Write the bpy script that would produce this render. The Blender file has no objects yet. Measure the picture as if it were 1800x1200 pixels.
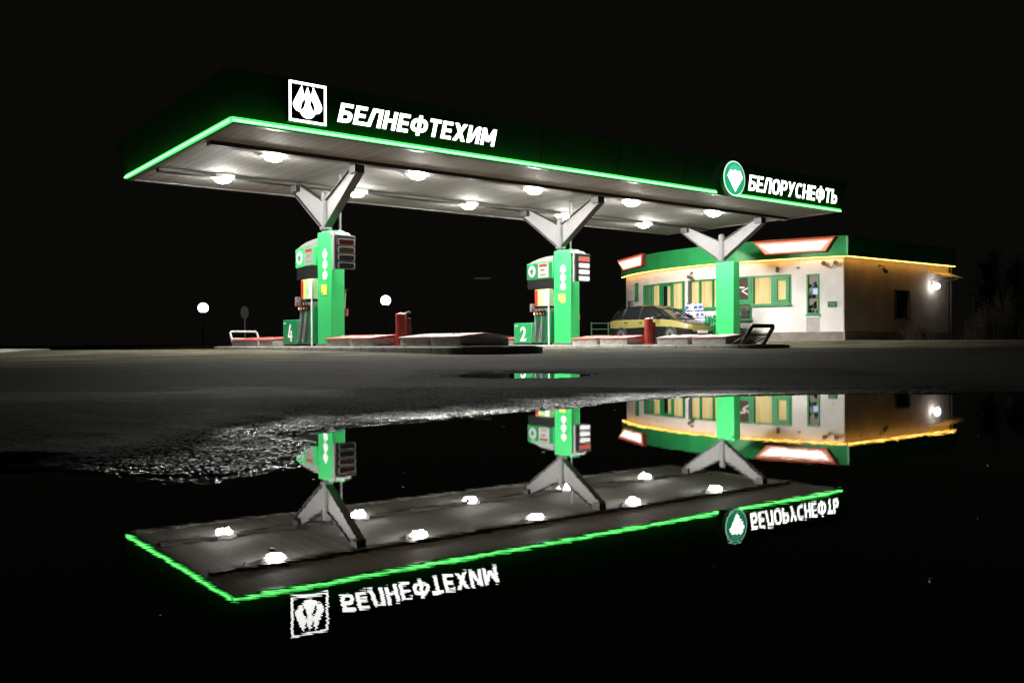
import bpy, bmesh, math, random
import numpy as np
from mathutils import Vector, Matrix
random.seed(7)
rng = np.random.default_rng(11)
PI = math.pi
scene = bpy.context.scene
COL = scene.collection

# ------------------------------------------------------------------ frame of the station
# l runs along the canopy front, w runs from the canopy front towards the road (negative = behind the front edge)
ANG = math.radians(37.535)
U = Vector((math.cos(ANG), math.sin(ANG), 0))
W = Vector((math.sin(ANG), -math.cos(ANG), 0))
B0 = Vector((-5.79, 18.85, 0))
def P(l, w, z=0.0):
    v = B0 + U * l + W * w
    v.z = z
    return v

# ------------------------------------------------------------------ materials
MATS = {}
def nmat(name):
    m = bpy.data.materials.new(name); m.use_nodes = True
    nt = m.node_tree; nt.nodes.clear()
    out = nt.nodes.new('ShaderNodeOutputMaterial')
    return m, nt, out
def paint(name, col, rough=0.5, metal=0.0, var=0.12, scale=6.0, bump=0.0, bscale=60.0, spec=0.5, coat=0.0, stretch=(1, 1, 1), rvar=0.15):
    if name in MATS: return MATS[name]
    m, nt, out = nmat(name)
    b = nt.nodes.new('ShaderNodeBsdfPrincipled')
    tc = nt.nodes.new('ShaderNodeTexCoord'); mp = nt.nodes.new('ShaderNodeMapping')
    mp.inputs['Scale'].default_value = stretch
    nz = nt.nodes.new('ShaderNodeTexNoise'); nz.inputs['Scale'].default_value = scale; nz.inputs['Detail'].default_value = 5
    nt.links.new(tc.outputs['Object'], mp.inputs['Vector']); nt.links.new(mp.outputs[0], nz.inputs['Vector'])
    rp = nt.nodes.new('ShaderNodeValToRGB')
    rp.color_ramp.elements[0].position = 0.3; rp.color_ramp.elements[1].position = 0.7
    rp.color_ramp.elements[0].color = [c * (1 - var) for c in col] + [1]
    rp.color_ramp.elements[1].color = [min(1, c * (1 + var)) for c in col] + [1]
    nt.links.new(nz.outputs['Fac'], rp.inputs['Fac']); nt.links.new(rp.outputs['Color'], b.inputs['Base Color'])
    mr = nt.nodes.new('ShaderNodeMapRange')
    mr.inputs['To Min'].default_value = max(0.02, rough - rvar); mr.inputs['To Max'].default_value = min(1, rough + rvar)
    nt.links.new(nz.outputs['Fac'], mr.inputs['Value']); nt.links.new(mr.outputs[0], b.inputs['Roughness'])
    b.inputs['Metallic'].default_value = metal; b.inputs['Specular IOR Level'].default_value = spec
    b.inputs['Coat Weight'].default_value = coat
    if bump:
        n2 = nt.nodes.new('ShaderNodeTexNoise'); n2.inputs['Scale'].default_value = bscale; n2.inputs['Detail'].default_value = 4
        nt.links.new(mp.outputs[0], n2.inputs['Vector'])
        bp = nt.nodes.new('ShaderNodeBump'); bp.inputs['Strength'].default_value = 0.6; bp.inputs['Distance'].default_value = bump
        nt.links.new(n2.outputs['Fac'], bp.inputs['Height']); nt.links.new(bp.outputs[0], b.inputs['Normal'])
    nt.links.new(b.outputs[0], out.inputs[0]); MATS[name] = m
    return m
def glow(name, col, s, var=0.0, scale=3.0):
    if name in MATS: return MATS[name]
    m, nt, out = nmat(name)
    e = nt.nodes.new('ShaderNodeEmission'); e.inputs['Color'].default_value = list(col) + [1]; e.inputs['Strength'].default_value = s
    if var:
        tc = nt.nodes.new('ShaderNodeTexCoord'); nz = nt.nodes.new('ShaderNodeTexNoise'); nz.inputs['Scale'].default_value = scale
        mr = nt.nodes.new('ShaderNodeMapRange'); mr.inputs['To Min'].default_value = s * (1 - var); mr.inputs['To Max'].default_value = s * (1 + var)
        nt.links.new(tc.outputs['Object'], nz.inputs['Vector']); nt.links.new(nz.outputs['Fac'], mr.inputs['Value']); nt.links.new(mr.outputs[0], e.inputs['Strength'])
    nt.links.new(e.outputs[0], out.inputs[0]); MATS[name] = m
    return m
def glass(name='window_glass', tint=(0.9, 0.92, 0.9)):
    if name in MATS: return MATS[name]
    m, nt, out = nmat(name)
    t = nt.nodes.new('ShaderNodeBsdfTransparent'); t.inputs[0].default_value = list(tint) + [1]
    g = nt.nodes.new('ShaderNodeBsdfGlossy'); g.inputs['Roughness'].default_value = 0.03
    lw_ = nt.nodes.new('ShaderNodeLayerWeight'); lw_.inputs['Blend'].default_value = 0.5
    pw = nt.nodes.new('ShaderNodeMath'); pw.operation = 'POWER'; pw.inputs[1].default_value = 5.0
    fr = nt.nodes.new('ShaderNodeMath'); fr.operation = 'MULTIPLY_ADD'; fr.inputs[1].default_value = 0.9; fr.inputs[2].default_value = 0.04
    nt.links.new(lw_.outputs['Facing'], pw.inputs[0]); nt.links.new(pw.outputs[0], fr.inputs[0])
    mx = nt.nodes.new('ShaderNodeMixShader')
    nt.links.new(fr.outputs[0], mx.inputs[0]); nt.links.new(t.outputs[0], mx.inputs[1]); nt.links.new(g.outputs[0], mx.inputs[2])
    nt.links.new(mx.outputs[0], out.inputs[0]); MATS[name] = m
    return m

def asphalt():
    m, nt, out = nmat('wet_asphalt')
    b = nt.nodes.new('ShaderNodeBsdfPrincipled')
    ge = nt.nodes.new('ShaderNodeNewGeometry')
    n1 = nt.nodes.new('ShaderNodeTexNoise'); n1.inputs['Scale'].default_value = 0.33; n1.inputs['Detail'].default_value = 6
    n2 = nt.nodes.new('ShaderNodeTexNoise'); n2.inputs['Scale'].default_value = 45; n2.inputs['Detail'].default_value = 4
    vo = nt.nodes.new('ShaderNodeTexVoronoi'); vo.inputs['Scale'].default_value = 75
    for n in (n1, n2, vo): nt.links.new(ge.outputs['Position'], n.inputs['Vector'])
    rp = nt.nodes.new('ShaderNodeValToRGB')
    rp.color_ramp.elements[0].position = 0.3; rp.color_ramp.elements[0].color = (0.020, 0.0185, 0.0125, 1)
    rp.color_ramp.elements[1].position = 0.75; rp.color_ramp.elements[1].color = (0.074, 0.068, 0.047, 1)
    mx = nt.nodes.new('ShaderNodeMix'); mx.data_type = 'FLOAT'; mx.inputs[0].default_value = 0.45
    nt.links.new(n2.outputs['Fac'], mx.inputs[2]); nt.links.new(vo.outputs['Color'], mx.inputs[3])
    nt.links.new(mx.outputs[0], rp.inputs['Fac'])
    sp = nt.nodes.new('ShaderNodeSeparateXYZ'); nt.links.new(ge.outputs['Position'], sp.inputs[0])
    w1 = nt.nodes.new('ShaderNodeMapRange'); w1.inputs['From Min'].default_value = 0.004; w1.inputs['From Max'].default_value = 0.013
    nt.links.new(sp.outputs['Z'], w1.inputs['Value'])
    w2 = nt.nodes.new('ShaderNodeMapRange'); w2.inputs['From Min'].default_value = 0.40; w2.inputs['From Max'].default_value = 0.60; w2.inputs['To Min'].default_value = -0.15; w2.inputs['To Max'].default_value = 0.2
    nt.links.new(n1.outputs['Fac'], w2.inputs['Value'])
    wa = nt.nodes.new('ShaderNodeMath'); wa.operation = 'ADD'; wa.use_clamp = True
    nt.links.new(w1.outputs[0], wa.inputs[0]); nt.links.new(w2.outputs[0], wa.inputs[1])
    wy = nt.nodes.new('ShaderNodeMapRange'); wy.inputs['From Min'].default_value = 5.2; wy.inputs['From Max'].default_value = 6.0
    nt.links.new(sp.outputs['Y'], wy.inputs['Value'])
    wm = nt.nodes.new('ShaderNodeMath'); wm.operation = 'MAXIMUM'; nt.links.new(wa.outputs[0], wm.inputs[0]); nt.links.new(wy.outputs[0], wm.inputs[1]); wa = wm
    ro = nt.nodes.new('ShaderNodeMapRange'); ro.inputs['To Min'].default_value = 0.25; ro.inputs['To Max'].default_value = 0.85
    sl = nt.nodes.new('ShaderNodeMapRange'); sl.inputs['To Min'].default_value = 0.5; sl.inputs['To Max'].default_value = 0.025
    nt.links.new(wa.outputs[0], ro.inputs['Value']); nt.links.new(wa.outputs[0], sl.inputs['Value'])
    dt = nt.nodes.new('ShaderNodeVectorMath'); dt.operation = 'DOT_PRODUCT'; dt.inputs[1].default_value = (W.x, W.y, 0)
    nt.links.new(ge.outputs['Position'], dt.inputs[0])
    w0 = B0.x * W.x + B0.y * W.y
    lamp_fall = nt.nodes.new('ShaderNodeMapRange'); lamp_fall.interpolation_type = 'SMOOTHSTEP'
    lamp_fall.inputs['From Min'].default_value = w0 + 4.0; lamp_fall.inputs['From Max'].default_value = w0 + 10.5; lamp_fall.inputs['To Min'].default_value = 2.2; lamp_fall.inputs['To Max'].default_value = 0.17  # lamp falloff painted into the albedo: pale by the islands, dark towards the puddle
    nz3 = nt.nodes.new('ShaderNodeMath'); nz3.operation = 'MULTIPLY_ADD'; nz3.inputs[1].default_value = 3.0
    nt.links.new(n1.outputs['Fac'], nz3.inputs[0]); nt.links.new(dt.outputs['Value'], nz3.inputs[2]); nt.links.new(nz3.outputs[0], lamp_fall.inputs['Value'])
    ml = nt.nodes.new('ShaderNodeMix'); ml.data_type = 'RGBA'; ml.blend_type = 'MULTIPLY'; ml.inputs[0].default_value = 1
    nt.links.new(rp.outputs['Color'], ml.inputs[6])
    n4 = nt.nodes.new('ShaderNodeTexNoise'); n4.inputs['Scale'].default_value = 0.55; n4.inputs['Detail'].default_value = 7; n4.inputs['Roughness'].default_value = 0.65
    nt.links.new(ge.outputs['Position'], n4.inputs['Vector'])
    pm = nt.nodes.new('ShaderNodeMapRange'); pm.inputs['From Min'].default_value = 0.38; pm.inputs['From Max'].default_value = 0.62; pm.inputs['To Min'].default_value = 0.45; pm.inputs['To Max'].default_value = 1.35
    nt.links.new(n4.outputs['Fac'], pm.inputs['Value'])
    pq = nt.nodes.new('ShaderNodeMath'); pq.operation = 'MULTIPLY'; nt.links.new(pm.outputs[0], pq.inputs[0]); nt.links.new(lamp_fall.outputs[0], pq.inputs[1])
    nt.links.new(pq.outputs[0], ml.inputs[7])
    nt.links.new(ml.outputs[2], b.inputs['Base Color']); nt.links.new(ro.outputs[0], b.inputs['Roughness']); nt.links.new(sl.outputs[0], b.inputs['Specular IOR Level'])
    bp = nt.nodes.new('ShaderNodeBump'); bp.inputs['Strength'].default_value = 0.5; bp.inputs['Distance'].default_value = 0.004
    nt.links.new(n2.outputs['Fac'], bp.inputs['Height']); nt.links.new(bp.outputs[0], b.inputs['Normal'])
    nt.links.new(b.outputs[0], out.inputs[0])
    return m
def water():
    m, nt, out = nmat('murky_water')
    b = nt.nodes.new('ShaderNodeBsdfPrincipled')
    b.inputs['Base Color'].default_value = (0.004, 0.004, 0.0035, 1); b.inputs['Roughness'].default_value = 0.0; b.inputs['IOR'].default_value = 1.36
    ge = nt.nodes.new('ShaderNodeNewGeometry')
    nz = nt.nodes.new('ShaderNodeTexNoise'); nz.inputs['Scale'].default_value = 40; nz.inputs['Detail'].default_value = 2
    mp = nt.nodes.new('ShaderNodeMapping'); mp.inputs['Scale'].default_value = (0.8, 4.2, 1)
    nt.links.new(ge.outputs['Position'], mp.inputs['Vector']); nt.links.new(mp.outputs[0], nz.inputs['Vector'])
    s1 = nt.nodes.new('ShaderNodeVectorMath'); s1.operation = 'SUBTRACT'; s1.inputs[1].default_value = (0.5, 0.5, 0.5)
    s2 = nt.nodes.new('ShaderNodeVectorMath'); s2.operation = 'MULTIPLY'; s2.inputs[1].default_value = (0.0125, 0.0050, 0)
    ad = nt.nodes.new('ShaderNodeVectorMath'); ad.operation = 'ADD'
    nn = nt.nodes.new('ShaderNodeVectorMath'); nn.operation = 'NORMALIZE'
    nt.links.new(nz.outputs['Color'], s1.inputs[0]); nt.links.new(s1.outputs[0], s2.inputs[0])
    nt.links.new(s2.outputs[0], ad.inputs[0]); nt.links.new(ge.outputs['Normal'], ad.inputs[1])
    nt.links.new(ad.outputs[0], nn.inputs[0]); nt.links.new(nn.outputs[0], b.inputs['Normal'])
    nt.links.new(b.outputs[0], out.inputs[0])
    return m
def planks():
    m, nt, out = nmat('soffit_planks')
    b = nt.nodes.new('ShaderNodeBsdfPrincipled')
    tc = nt.nodes.new('ShaderNodeTexCoord'); sp = nt.nodes.new('ShaderNodeSeparateXYZ')
    nt.links.new(tc.outputs['Object'], sp.inputs[0])
    mo = nt.nodes.new('ShaderNodeMath'); mo.operation = 'MULTIPLY'; mo.inputs[1].default_value = 5.0
    fr = nt.nodes.new('ShaderNodeMath'); fr.operation = 'FRACT'
    nt.links.new(sp.outputs['X'], mo.inputs[0]); nt.links.new(mo.outputs[0], fr.inputs[0])
    rp = nt.nodes.new('ShaderNodeValToRGB')
    rp.color_ramp.elements[0].position = 0.0; rp.color_ramp.elements[0].color = (0.07, 0.07, 0.065, 1)
    rp.color_ramp.elements[1].position = 0.14; rp.color_ramp.elements[1].color = (0.235, 0.235, 0.225, 1)
    nt.links.new(fr.outputs[0], rp.inputs['Fac'])
    fl = nt.nodes.new('ShaderNodeMath'); fl.operation = 'FLOOR'; nt.links.new(mo.outputs[0], fl.inputs[0])
    wn = nt.nodes.new('ShaderNodeTexWhiteNoise'); wn.noise_dimensions = '1D'; nt.links.new(fl.outputs[0], wn.inputs['W'])
    mr = nt.nodes.new('ShaderNodeMapRange'); mr.inputs['To Min'].default_value = 0.8; mr.inputs['To Max'].default_value = 1.0
    nt.links.new(wn.outputs['Value'], mr.inputs['Value'])
    mx = nt.nodes.new('ShaderNodeMix'); mx.data_type = 'RGBA'; mx.blend_type = 'MULTIPLY'; mx.inputs[0].default_value = 1
    nt.links.new(rp.outputs['Color'], mx.inputs[6]); nt.links.new(mr.outputs[0], mx.inputs[7])
    nt.links.new(mx.outputs[2], b.inputs['Base Color']); b.inputs['Roughness'].default_value = 0.85; b.inputs['Specular IOR Level'].default_value = 0.1
    nt.links.new(b.outputs[0], out.inputs[0])
    return m
def blind_mat():
    m, nt, out = nmat('lit_blind')
    tc = nt.nodes.new('ShaderNodeTexCoord'); nz = nt.nodes.new('ShaderNodeTexNoise')
    mp = nt.nodes.new('ShaderNodeMapping'); mp.inputs['Scale'].default_value = (5, 5, 0.5)
    nz.inputs['Scale'].default_value = 1.0; nz.inputs['Detail'].default_value = 3
    nt.links.new(tc.outputs['Object'], mp.inputs['Vector']); nt.links.new(mp.outputs[0], nz.inputs['Vector'])
    rp = nt.nodes.new('ShaderNodeValToRGB')
    rp.color_ramp.elements[0].position = 0.3; rp.color_ramp.elements[0].color = (0.46, 0.27, 0.09, 1)
    rp.color_ramp.elements[1].position = 0.7; rp.color_ramp.elements[1].color = (0.86, 0.62, 0.27, 1)
    nt.links.new(nz.outputs['Fac'], rp.inputs['Fac'])
    e = nt.nodes.new('ShaderNodeEmission'); e.inputs['Strength'].default_value = 1.05
    nt.links.new(rp.outputs['Color'], e.inputs['Color'])
    d = nt.nodes.new('ShaderNodeBsdfDiffuse'); d.inputs['Color'].default_value = (0.6, 0.5, 0.3, 1)
    a = nt.nodes.new('ShaderNodeAddShader'); nt.links.new(e.outputs[0], a.inputs[0]); nt.links.new(d.outputs[0], a.inputs[1])
    nt.links.new(a.outputs[0], out.inputs[0])
    return m

M_ASPH = asphalt(); M_WATER = water(); M_PLANK = planks(); M_BLIND = blind_mat()
M_CONC = paint('concrete', (0.30, 0.29, 0.27), 0.8, var=0.3, scale=5, bump=0.004)
M_KERB = paint('kerb_concrete', (0.22, 0.215, 0.20), 0.7, var=0.35, scale=3, bump=0.004)
def kerb_joints():
    m = M_KERB.copy(); m.name = 'jointed_kerb'; nt = m.node_tree
    b = next(n for n in nt.nodes if n.type == 'BSDF_PRINCIPLED'); src = b.inputs['Base Color'].links[0].from_socket
    tc = nt.nodes.new('ShaderNodeTexCoord'); sp = nt.nodes.new('ShaderNodeSeparateXYZ'); nt.links.new(tc.outputs['Object'], sp.inputs[0])
    prev = None
    for ax in ('X', 'Y'):
        a = nt.nodes.new('ShaderNodeMath'); a.operation = 'FRACT'; nt.links.new(sp.outputs[ax], a.inputs[0])
        c = nt.nodes.new('ShaderNodeMath'); c.operation = 'GREATER_THAN'; c.inputs[1].default_value = 0.025; nt.links.new(a.outputs[0], c.inputs[0])
        if prev is None: prev = c
        else:
            k = nt.nodes.new('ShaderNodeMath'); k.operation = 'MULTIPLY'; nt.links.new(prev.outputs[0], k.inputs[0]); nt.links.new(c.outputs[0], k.inputs[1]); prev = k
    mr = nt.nodes.new('ShaderNodeMapRange'); mr.inputs['To Min'].default_value = 0.25; nt.links.new(prev.outputs[0], mr.inputs['Value'])
    mx = nt.nodes.new('ShaderNodeMix'); mx.data_type = 'RGBA'; mx.blend_type = 'MULTIPLY'; mx.inputs[0].default_value = 1
    nt.links.new(src, mx.inputs[6]); nt.links.new(mr.outputs[0], mx.inputs[7]); nt.links.new(mx.outputs[2], b.inputs['Base Color'])
    return m
M_KERBJ = kerb_joints()
M_BOX = paint('box_concrete', (0.34, 0.32, 0.30), 0.75, var=0.25, scale=7, bump=0.003)
M_GREEN = paint('green_enamel', (0.03, 0.40, 0.11), 0.4, var=0.06, coat=0.15)
M_DGREEN = paint('dark_green_enamel', (0.012, 0.17, 0.06), 0.4, var=0.08)
M_FASC = paint('fascia_green', (0.018, 0.085, 0.03), 0.42, var=0.1, scale=1.5, bump=0.0)
M_SHOPG = paint('shop_fascia_green', (0.03, 0.36, 0.10), 0.42, var=0.1, scale=1.5)
M_FRAME = paint('window_frame_green', (0.02, 0.25, 0.085), 0.4, var=0.06)
M_GREY = paint('grey_steel_paint', (0.15, 0.148, 0.15), 0.5, var=0.1, spec=0.3)
M_DGREY = paint('dark_grey_paint', (0.10, 0.10, 0.095), 0.5, var=0.15)
M_BEAM = paint('beam_grey', (0.032, 0.031, 0.029), 0.5, var=0.12)
M_BLACK = paint('black_plastic', (0.008, 0.008, 0.008), 0.5, var=0.2, spec=0.2)
M_RUB = paint('rubber', (0.02, 0.02, 0.02), 0.7, var=0.2)
M_WHITE = paint('white_paint', (0.78, 0.77, 0.75), 0.45, var=0.05)
M_LGREY = paint('light_grey_shell', (0.20, 0.20, 0.195), 0.5, var=0.08)
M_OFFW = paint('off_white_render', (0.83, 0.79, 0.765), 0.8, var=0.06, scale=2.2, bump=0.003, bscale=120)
M_PLINTH = paint('plinth_tile', (0.23, 0.19, 0.165), 0.6, var=0.25, scale=4, bump=0.003)
M_RED = paint('red_paint', (0.30, 0.028, 0.022), 0.4, var=0.15)
M_LID = paint('faded_red_paint', (0.44, 0.085, 0.07), 0.55, var=0.22, scale=4)
M_LID2 = paint('worn_pink_paint', (0.46, 0.25, 0.24), 0.55, var=0.22, scale=4)
M_DARKR = paint('dark_red_paint', (0.20, 0.02, 0.015), 0.45, var=0.15)
M_ORANGE = paint('orange_vinyl', (0.75, 0.16, 0.04), 0.45)
M_YEL = paint('yellow_vinyl', (0.8, 0.55, 0.10), 0.45)
M_OLIVE = paint('pale_green_vinyl', (0.35, 0.48, 0.26), 0.45)
M_STEEL = paint('brushed_steel', (0.55, 0.55, 0.54), 0.3, metal=0.9, var=0.1)
M_CARY = paint('pale_yellow_car_band', (0.27, 0.24, 0.075), 0.35, var=0.04, coat=0.3)
M_CARB = paint('black_car_paint', (0.012, 0.012, 0.013), 0.22, var=0.1, coat=0.25, rvar=0.05)
M_CARG = paint('tinted_car_glass', (0.012, 0.014, 0.015), 0.06, var=0.1, rvar=0.02)
M_ALLOY = paint('wheel_alloy', (0.4, 0.4, 0.4), 0.35, metal=0.8)
M_BARK = paint('bark', (0.06, 0.048, 0.038), 0.9, var=0.3, scale=9, bump=0.006)
M_LEAF = paint('dull_foliage', (0.035, 0.042, 0.022), 0.7, var=0.4, scale=3)
M_REED = paint('dry_reed', (0.035, 0.032, 0.018), 0.8, var=0.3, scale=3)
M_BLUE = paint('blue_label', (0.05, 0.12, 0.55), 0.35)
M_ROOF = paint('roof_felt', (0.05, 0.05, 0.05), 0.9)
M_ROOM = paint('interior_plaster', (0.5, 0.45, 0.38), 0.8)
M_GLASS = glass()
G_LAMP = glow('lamp_white', (1.0, 0.965, 0.91), 900)
G_STREET = glow('street_lamp_white', (1.0, 0.93, 0.84), 9)
G_WALLL = glow('wall_lamp_white', (1.0, 0.97, 0.92), 20)
G_NEON = glow('neon_green', (0.075, 1.0, 0.14), 2.0, 0.3, 1.6)
G_CORE = glow('neon_core', (0.16, 1.0, 0.20), 5.0)
G_LETT = glow('letter_white', (1.0, 1.0, 0.98), 4.6)
G_LED = glow('eave_led', (1.0, 0.45, 0.08), 9)
G_SIGN = glow('sign_white', (1.0, 0.87, 0.79), 2.6, 0.2, 1.0)
G_SIGNR = glow('sign_red_rim', (1.0, 0.16, 0.06), 0.5)
G_DISCG = glow('disc_green', (0.02, 0.50, 0.19), 0.9, 0.3, 1.5)
G_DISCD = glow('disc_mint', (0.10, 0.70, 0.42), 0.9)
G_SMALL = glow('small_sign_white', (0.95, 1.0, 0.92), 1.0)
G_SMALLG = glow('small_sign_green', (0.10, 0.62, 0.22), 0.8)
G_SMALLR = glow('small_sign_red', (0.95, 0.13, 0.06), 0.9)
G_PRICE = glow('price_white', (1.0, 0.97, 0.92), 1.7)
G_PRICER = glow('price_red', (1.0, 0.20, 0.12), 1.0)
G_DIMR = glow('price_dim_red', (0.055, 0.012, 0.009), 0.8)
G_DIMO = glow('price_dim_olive', (0.04, 0.026, 0.012), 0.8)
G_DIMG = glow('price_dim_green', (0.014, 0.017, 0.012), 0.8)
G_SCREEN = glow('screen_blue', (0.55, 0.7, 1.0), 1.4)
G_SHELF = glow('shop_shelf_light', (0.9, 0.75, 0.6), 0.45)

# ------------------------------------------------------------------ mesh builder
class MB:
    def __init__(self):
        self.bm = bmesh.new(); self.mi = 0
    def _f(self, vs):
        try:
            f = self.bm.faces.new(vs); f.material_index = self.mi; return f
        except ValueError:
            return None
    def box(self, x0, x1, y0, y1, z0, z1, M=None):
        c = [Vector((x, y, z)) for z in (z0, z1) for (x, y) in ((x0, y0), (x1, y0), (x1, y1), (x0, y1))]
        if M is not None: c = [M @ v for v in c]
        v = [self.bm.verts.new(p) for p in c]
        for q in ((3, 2, 1, 0), (4, 5, 6, 7), (0, 1, 5, 4), (1, 2, 6, 5), (2, 3, 7, 6), (3, 0, 4, 7)):
            self._f([v[i] for i in q])
        return self
    def prism(self, pts, vec):
        pts = [Vector(p) for p in pts]; vec = Vector(vec)
        n = Vector((0, 0, 0))
        for i in range(len(pts)):
            n += pts[i].cross(pts[(i + 1) % len(pts)])
        if n.dot(vec) > 0: pts = pts[::-1]
        a = [self.bm.verts.new(p) for p in pts]; b = [self.bm.verts.new(p + vec) for p in pts]
        self._f(a); self._f(b[::-1])
        n = len(a)
        for i in range(n): self._f([a[(i + 1) % n], a[i], b[i], b[(i + 1) % n]])
        return self
    def cyl(self, p, q, r, r2=None, seg=16, caps=True):
        p = Vector(p); q = Vector(q); r2 = r if r2 is None else r2
        d = (q - p).normalized()
        a = d.orthogonal().normalized(); b = d.cross(a)
        A = [self.bm.verts.new(p + (a * math.cos(t) + b * math.sin(t)) * r) for t in [2 * PI * i / seg for i in range(seg)]]
        Bv = [self.bm.verts.new(q + (a * math.cos(t) + b * math.sin(t)) * r2) for t in [2 * PI * i / seg for i in range(seg)]]
        for i in range(seg): self._f([A[i], A[(i + 1) % seg], Bv[(i + 1) % seg], Bv[i]])
        if caps: self._f(A[::-1]); self._f(Bv)
        return self
    def tube(self, pts, r, seg=8):
        pts = [Vector(p) for p in pts]; rings = []
        ref = None
        for i, p in enumerate(pts):
            d = (pts[min(i + 1, len(pts) - 1)] - pts[max(i - 1, 0)]).normalized()
            if ref is None: ref = d.orthogonal().normalized()
            a = (ref - d * ref.dot(d)).normalized(); ref = a; b = d.cross(a)
            rr = r[i] if isinstance(r, (list, tuple)) else r
            rings.append([self.bm.verts.new(p + (a * math.cos(t) + b * math.sin(t)) * rr) for t in [2 * PI * k / seg for k in range(seg)]])
        for i in range(len(rings) - 1):
            for k in range(seg): self._f([rings[i][k], rings[i][(k + 1) % seg], rings[i + 1][(k + 1) % seg], rings[i + 1][k]])
        self._f(rings[0][::-1]); self._f(rings[-1])
        return self
    def lathe(self, prof, c=(0, 0, 0), seg=20):
        c = Vector(c); rings = []
        for r, z in prof:
            rings.append([self.bm.verts.new(c + Vector((r * math.cos(t), r * math.sin(t), z))) for t in [2 * PI * k / seg for k in range(seg)]])
        for i in range(len(rings) - 1):
            for k in range(seg): self._f([rings[i][k], rings[i][(k + 1) % seg], rings[i + 1][(k + 1) % seg], rings[i + 1][k]])
        self._f(rings[0][::-1]); self._f(rings[-1])
        return self
    def sphere(self, c, r, seg=16, rings=10, sz=1.0):
        return self.lathe([(max(1e-4, r * math.sin(PI * i / rings)), -r * sz * math.cos(PI * i / rings)) for i in range(rings + 1)], c, seg)
    def quad(self, a, b, c, d):
        self._f([self.bm.verts.new(Vector(p)) for p in (a, b, c, d)]); return self
    def build(self, name, mats, parent=None, loc=None, rotz=None, bevel=0.0, smooth=True, front=False):
        me = bpy.data.meshes.new(name)
        bmesh.ops.recalc_face_normals(self.bm, faces=self.bm.faces)
        if front:                                             # only the front face of a lit letter shines
            self.bm.normal_update()
            for f in self.bm.faces: f.material_index = 0 if f.normal.y < -0.7 else 1
        self.bm.to_mesh(me); self.bm.free()
        for m in (mats if isinstance(mats, (list, tuple)) else [mats]): me.materials.append(m)
        if smooth:
            me.polygons.foreach_set('use_smooth', [True] * len(me.polygons))
            me.set_sharp_from_angle(angle=math.radians(35))
        o = bpy.data.objects.new(name, me); COL.objects.link(o)
        if parent is not None: o.parent = parent
        if loc is not None: o.location = loc
        if rotz is not None: o.rotation_euler = (0, 0, rotz)
        if bevel:
            bv = o.modifiers.new('bevel', 'BEVEL'); bv.width = bevel; bv.segments = 2; bv.limit_method = 'ANGLE'; bv.angle_limit = math.radians(40)
        return o
def tag(o, label=None, cat=None, group=None, kind=None):
    if label: o['label'] = label
    if cat: o['category'] = cat
    if group: o['group'] = group
    if kind: o['kind'] = kind
    return o
def thing(name, label, cat, loc, rotz=ANG, group=None):
    o = bpy.data.objects.new(name, None); COL.objects.link(o)
    o.location = loc; o.rotation_euler = (0, 0, rotz); o.empty_display_size = 0.2
    return tag(o, label, cat, group)
def copy_tree(o, parent=None):
    c = o.copy(); COL.objects.link(c)
    if parent is not None: c.parent = parent
    for ch in list(o.children): copy_tree(ch, c)
    return c
def sub(c, names):
    pass

# ------------------------------------------------------------------ ground and water
SHORE = np.array([(-40, 0.2), (-6, 1.5), (-2.5, 2.1), (-1.2, 2.22), (-0.95, 2.10), (-0.80, 2.06), (-0.745, 2.05), (-0.65, 2.07), (-0.585, 2.4), (-0.60, 2.76), (-0.66, 2.90), (-0.82, 2.965),
                  (-0.82, 3.045), (-0.67, 3.12), (-0.625, 3.31), (-0.45, 3.46), (-0.2, 3.72), (0.15, 4.1), (0.36, 4.4), (0.8, 4.92), (1.3, 5.14),
                  (1.9, 5.27), (3, 5.2), (4.5, 4.9), (8, 4), (14, 2), (40, 1)], float)
def shore_sd(X, Y):
    d = np.full(X.shape, 1e9); inside = np.zeros(X.shape, bool)
    poly = np.vstack([SHORE, [[40, -60], [-40, -60]]])
    for i in range(len(poly)):
        a = poly[i]; b = poly[(i + 1) % len(poly)]
        if i < len(SHORE) - 1:
            e = b - a; t = np.clip(((X - a[0]) * e[0] + (Y - a[1]) * e[1]) / (e @ e), 0, 1)
            d = np.minimum(d, np.hypot(X - a[0] - t * e[0], Y - a[1] - t * e[1]))
        c = (a[1] > Y) != (b[1] > Y)
        with np.errstate(divide='ignore', invalid='ignore'):
            xi = (b[0] - a[0]) * (Y - a[1]) / (b[1] - a[1]) + a[0]
        inside ^= c & (X < xi)
    return np.where(inside, -d, d)
def sstep(a, b, x):
    t = np.clip((x - a) / (b - a), 0, 1); return t * t * (3 - 2 * t)
def vnoise(X, Y, s, seed):
    r = np.random.default_rng(seed).random((256, 256))
    x = X * s; y = Y * s
    xi = np.floor(x).astype(int); yi = np.floor(y).astype(int); fx = x - xi; fy = y - yi
    fx = fx * fx * (3 - 2 * fx); fy = fy * fy * (3 - 2 * fy)
    g = lambda i, j: r[i & 255, j & 255]
    return (g(xi, yi) * (1 - fx) + g(xi + 1, yi) * fx) * (1 - fy) + (g(xi, yi + 1) * (1 - fx) + g(xi + 1, yi + 1) * fx) * fy - 0.5
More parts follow.
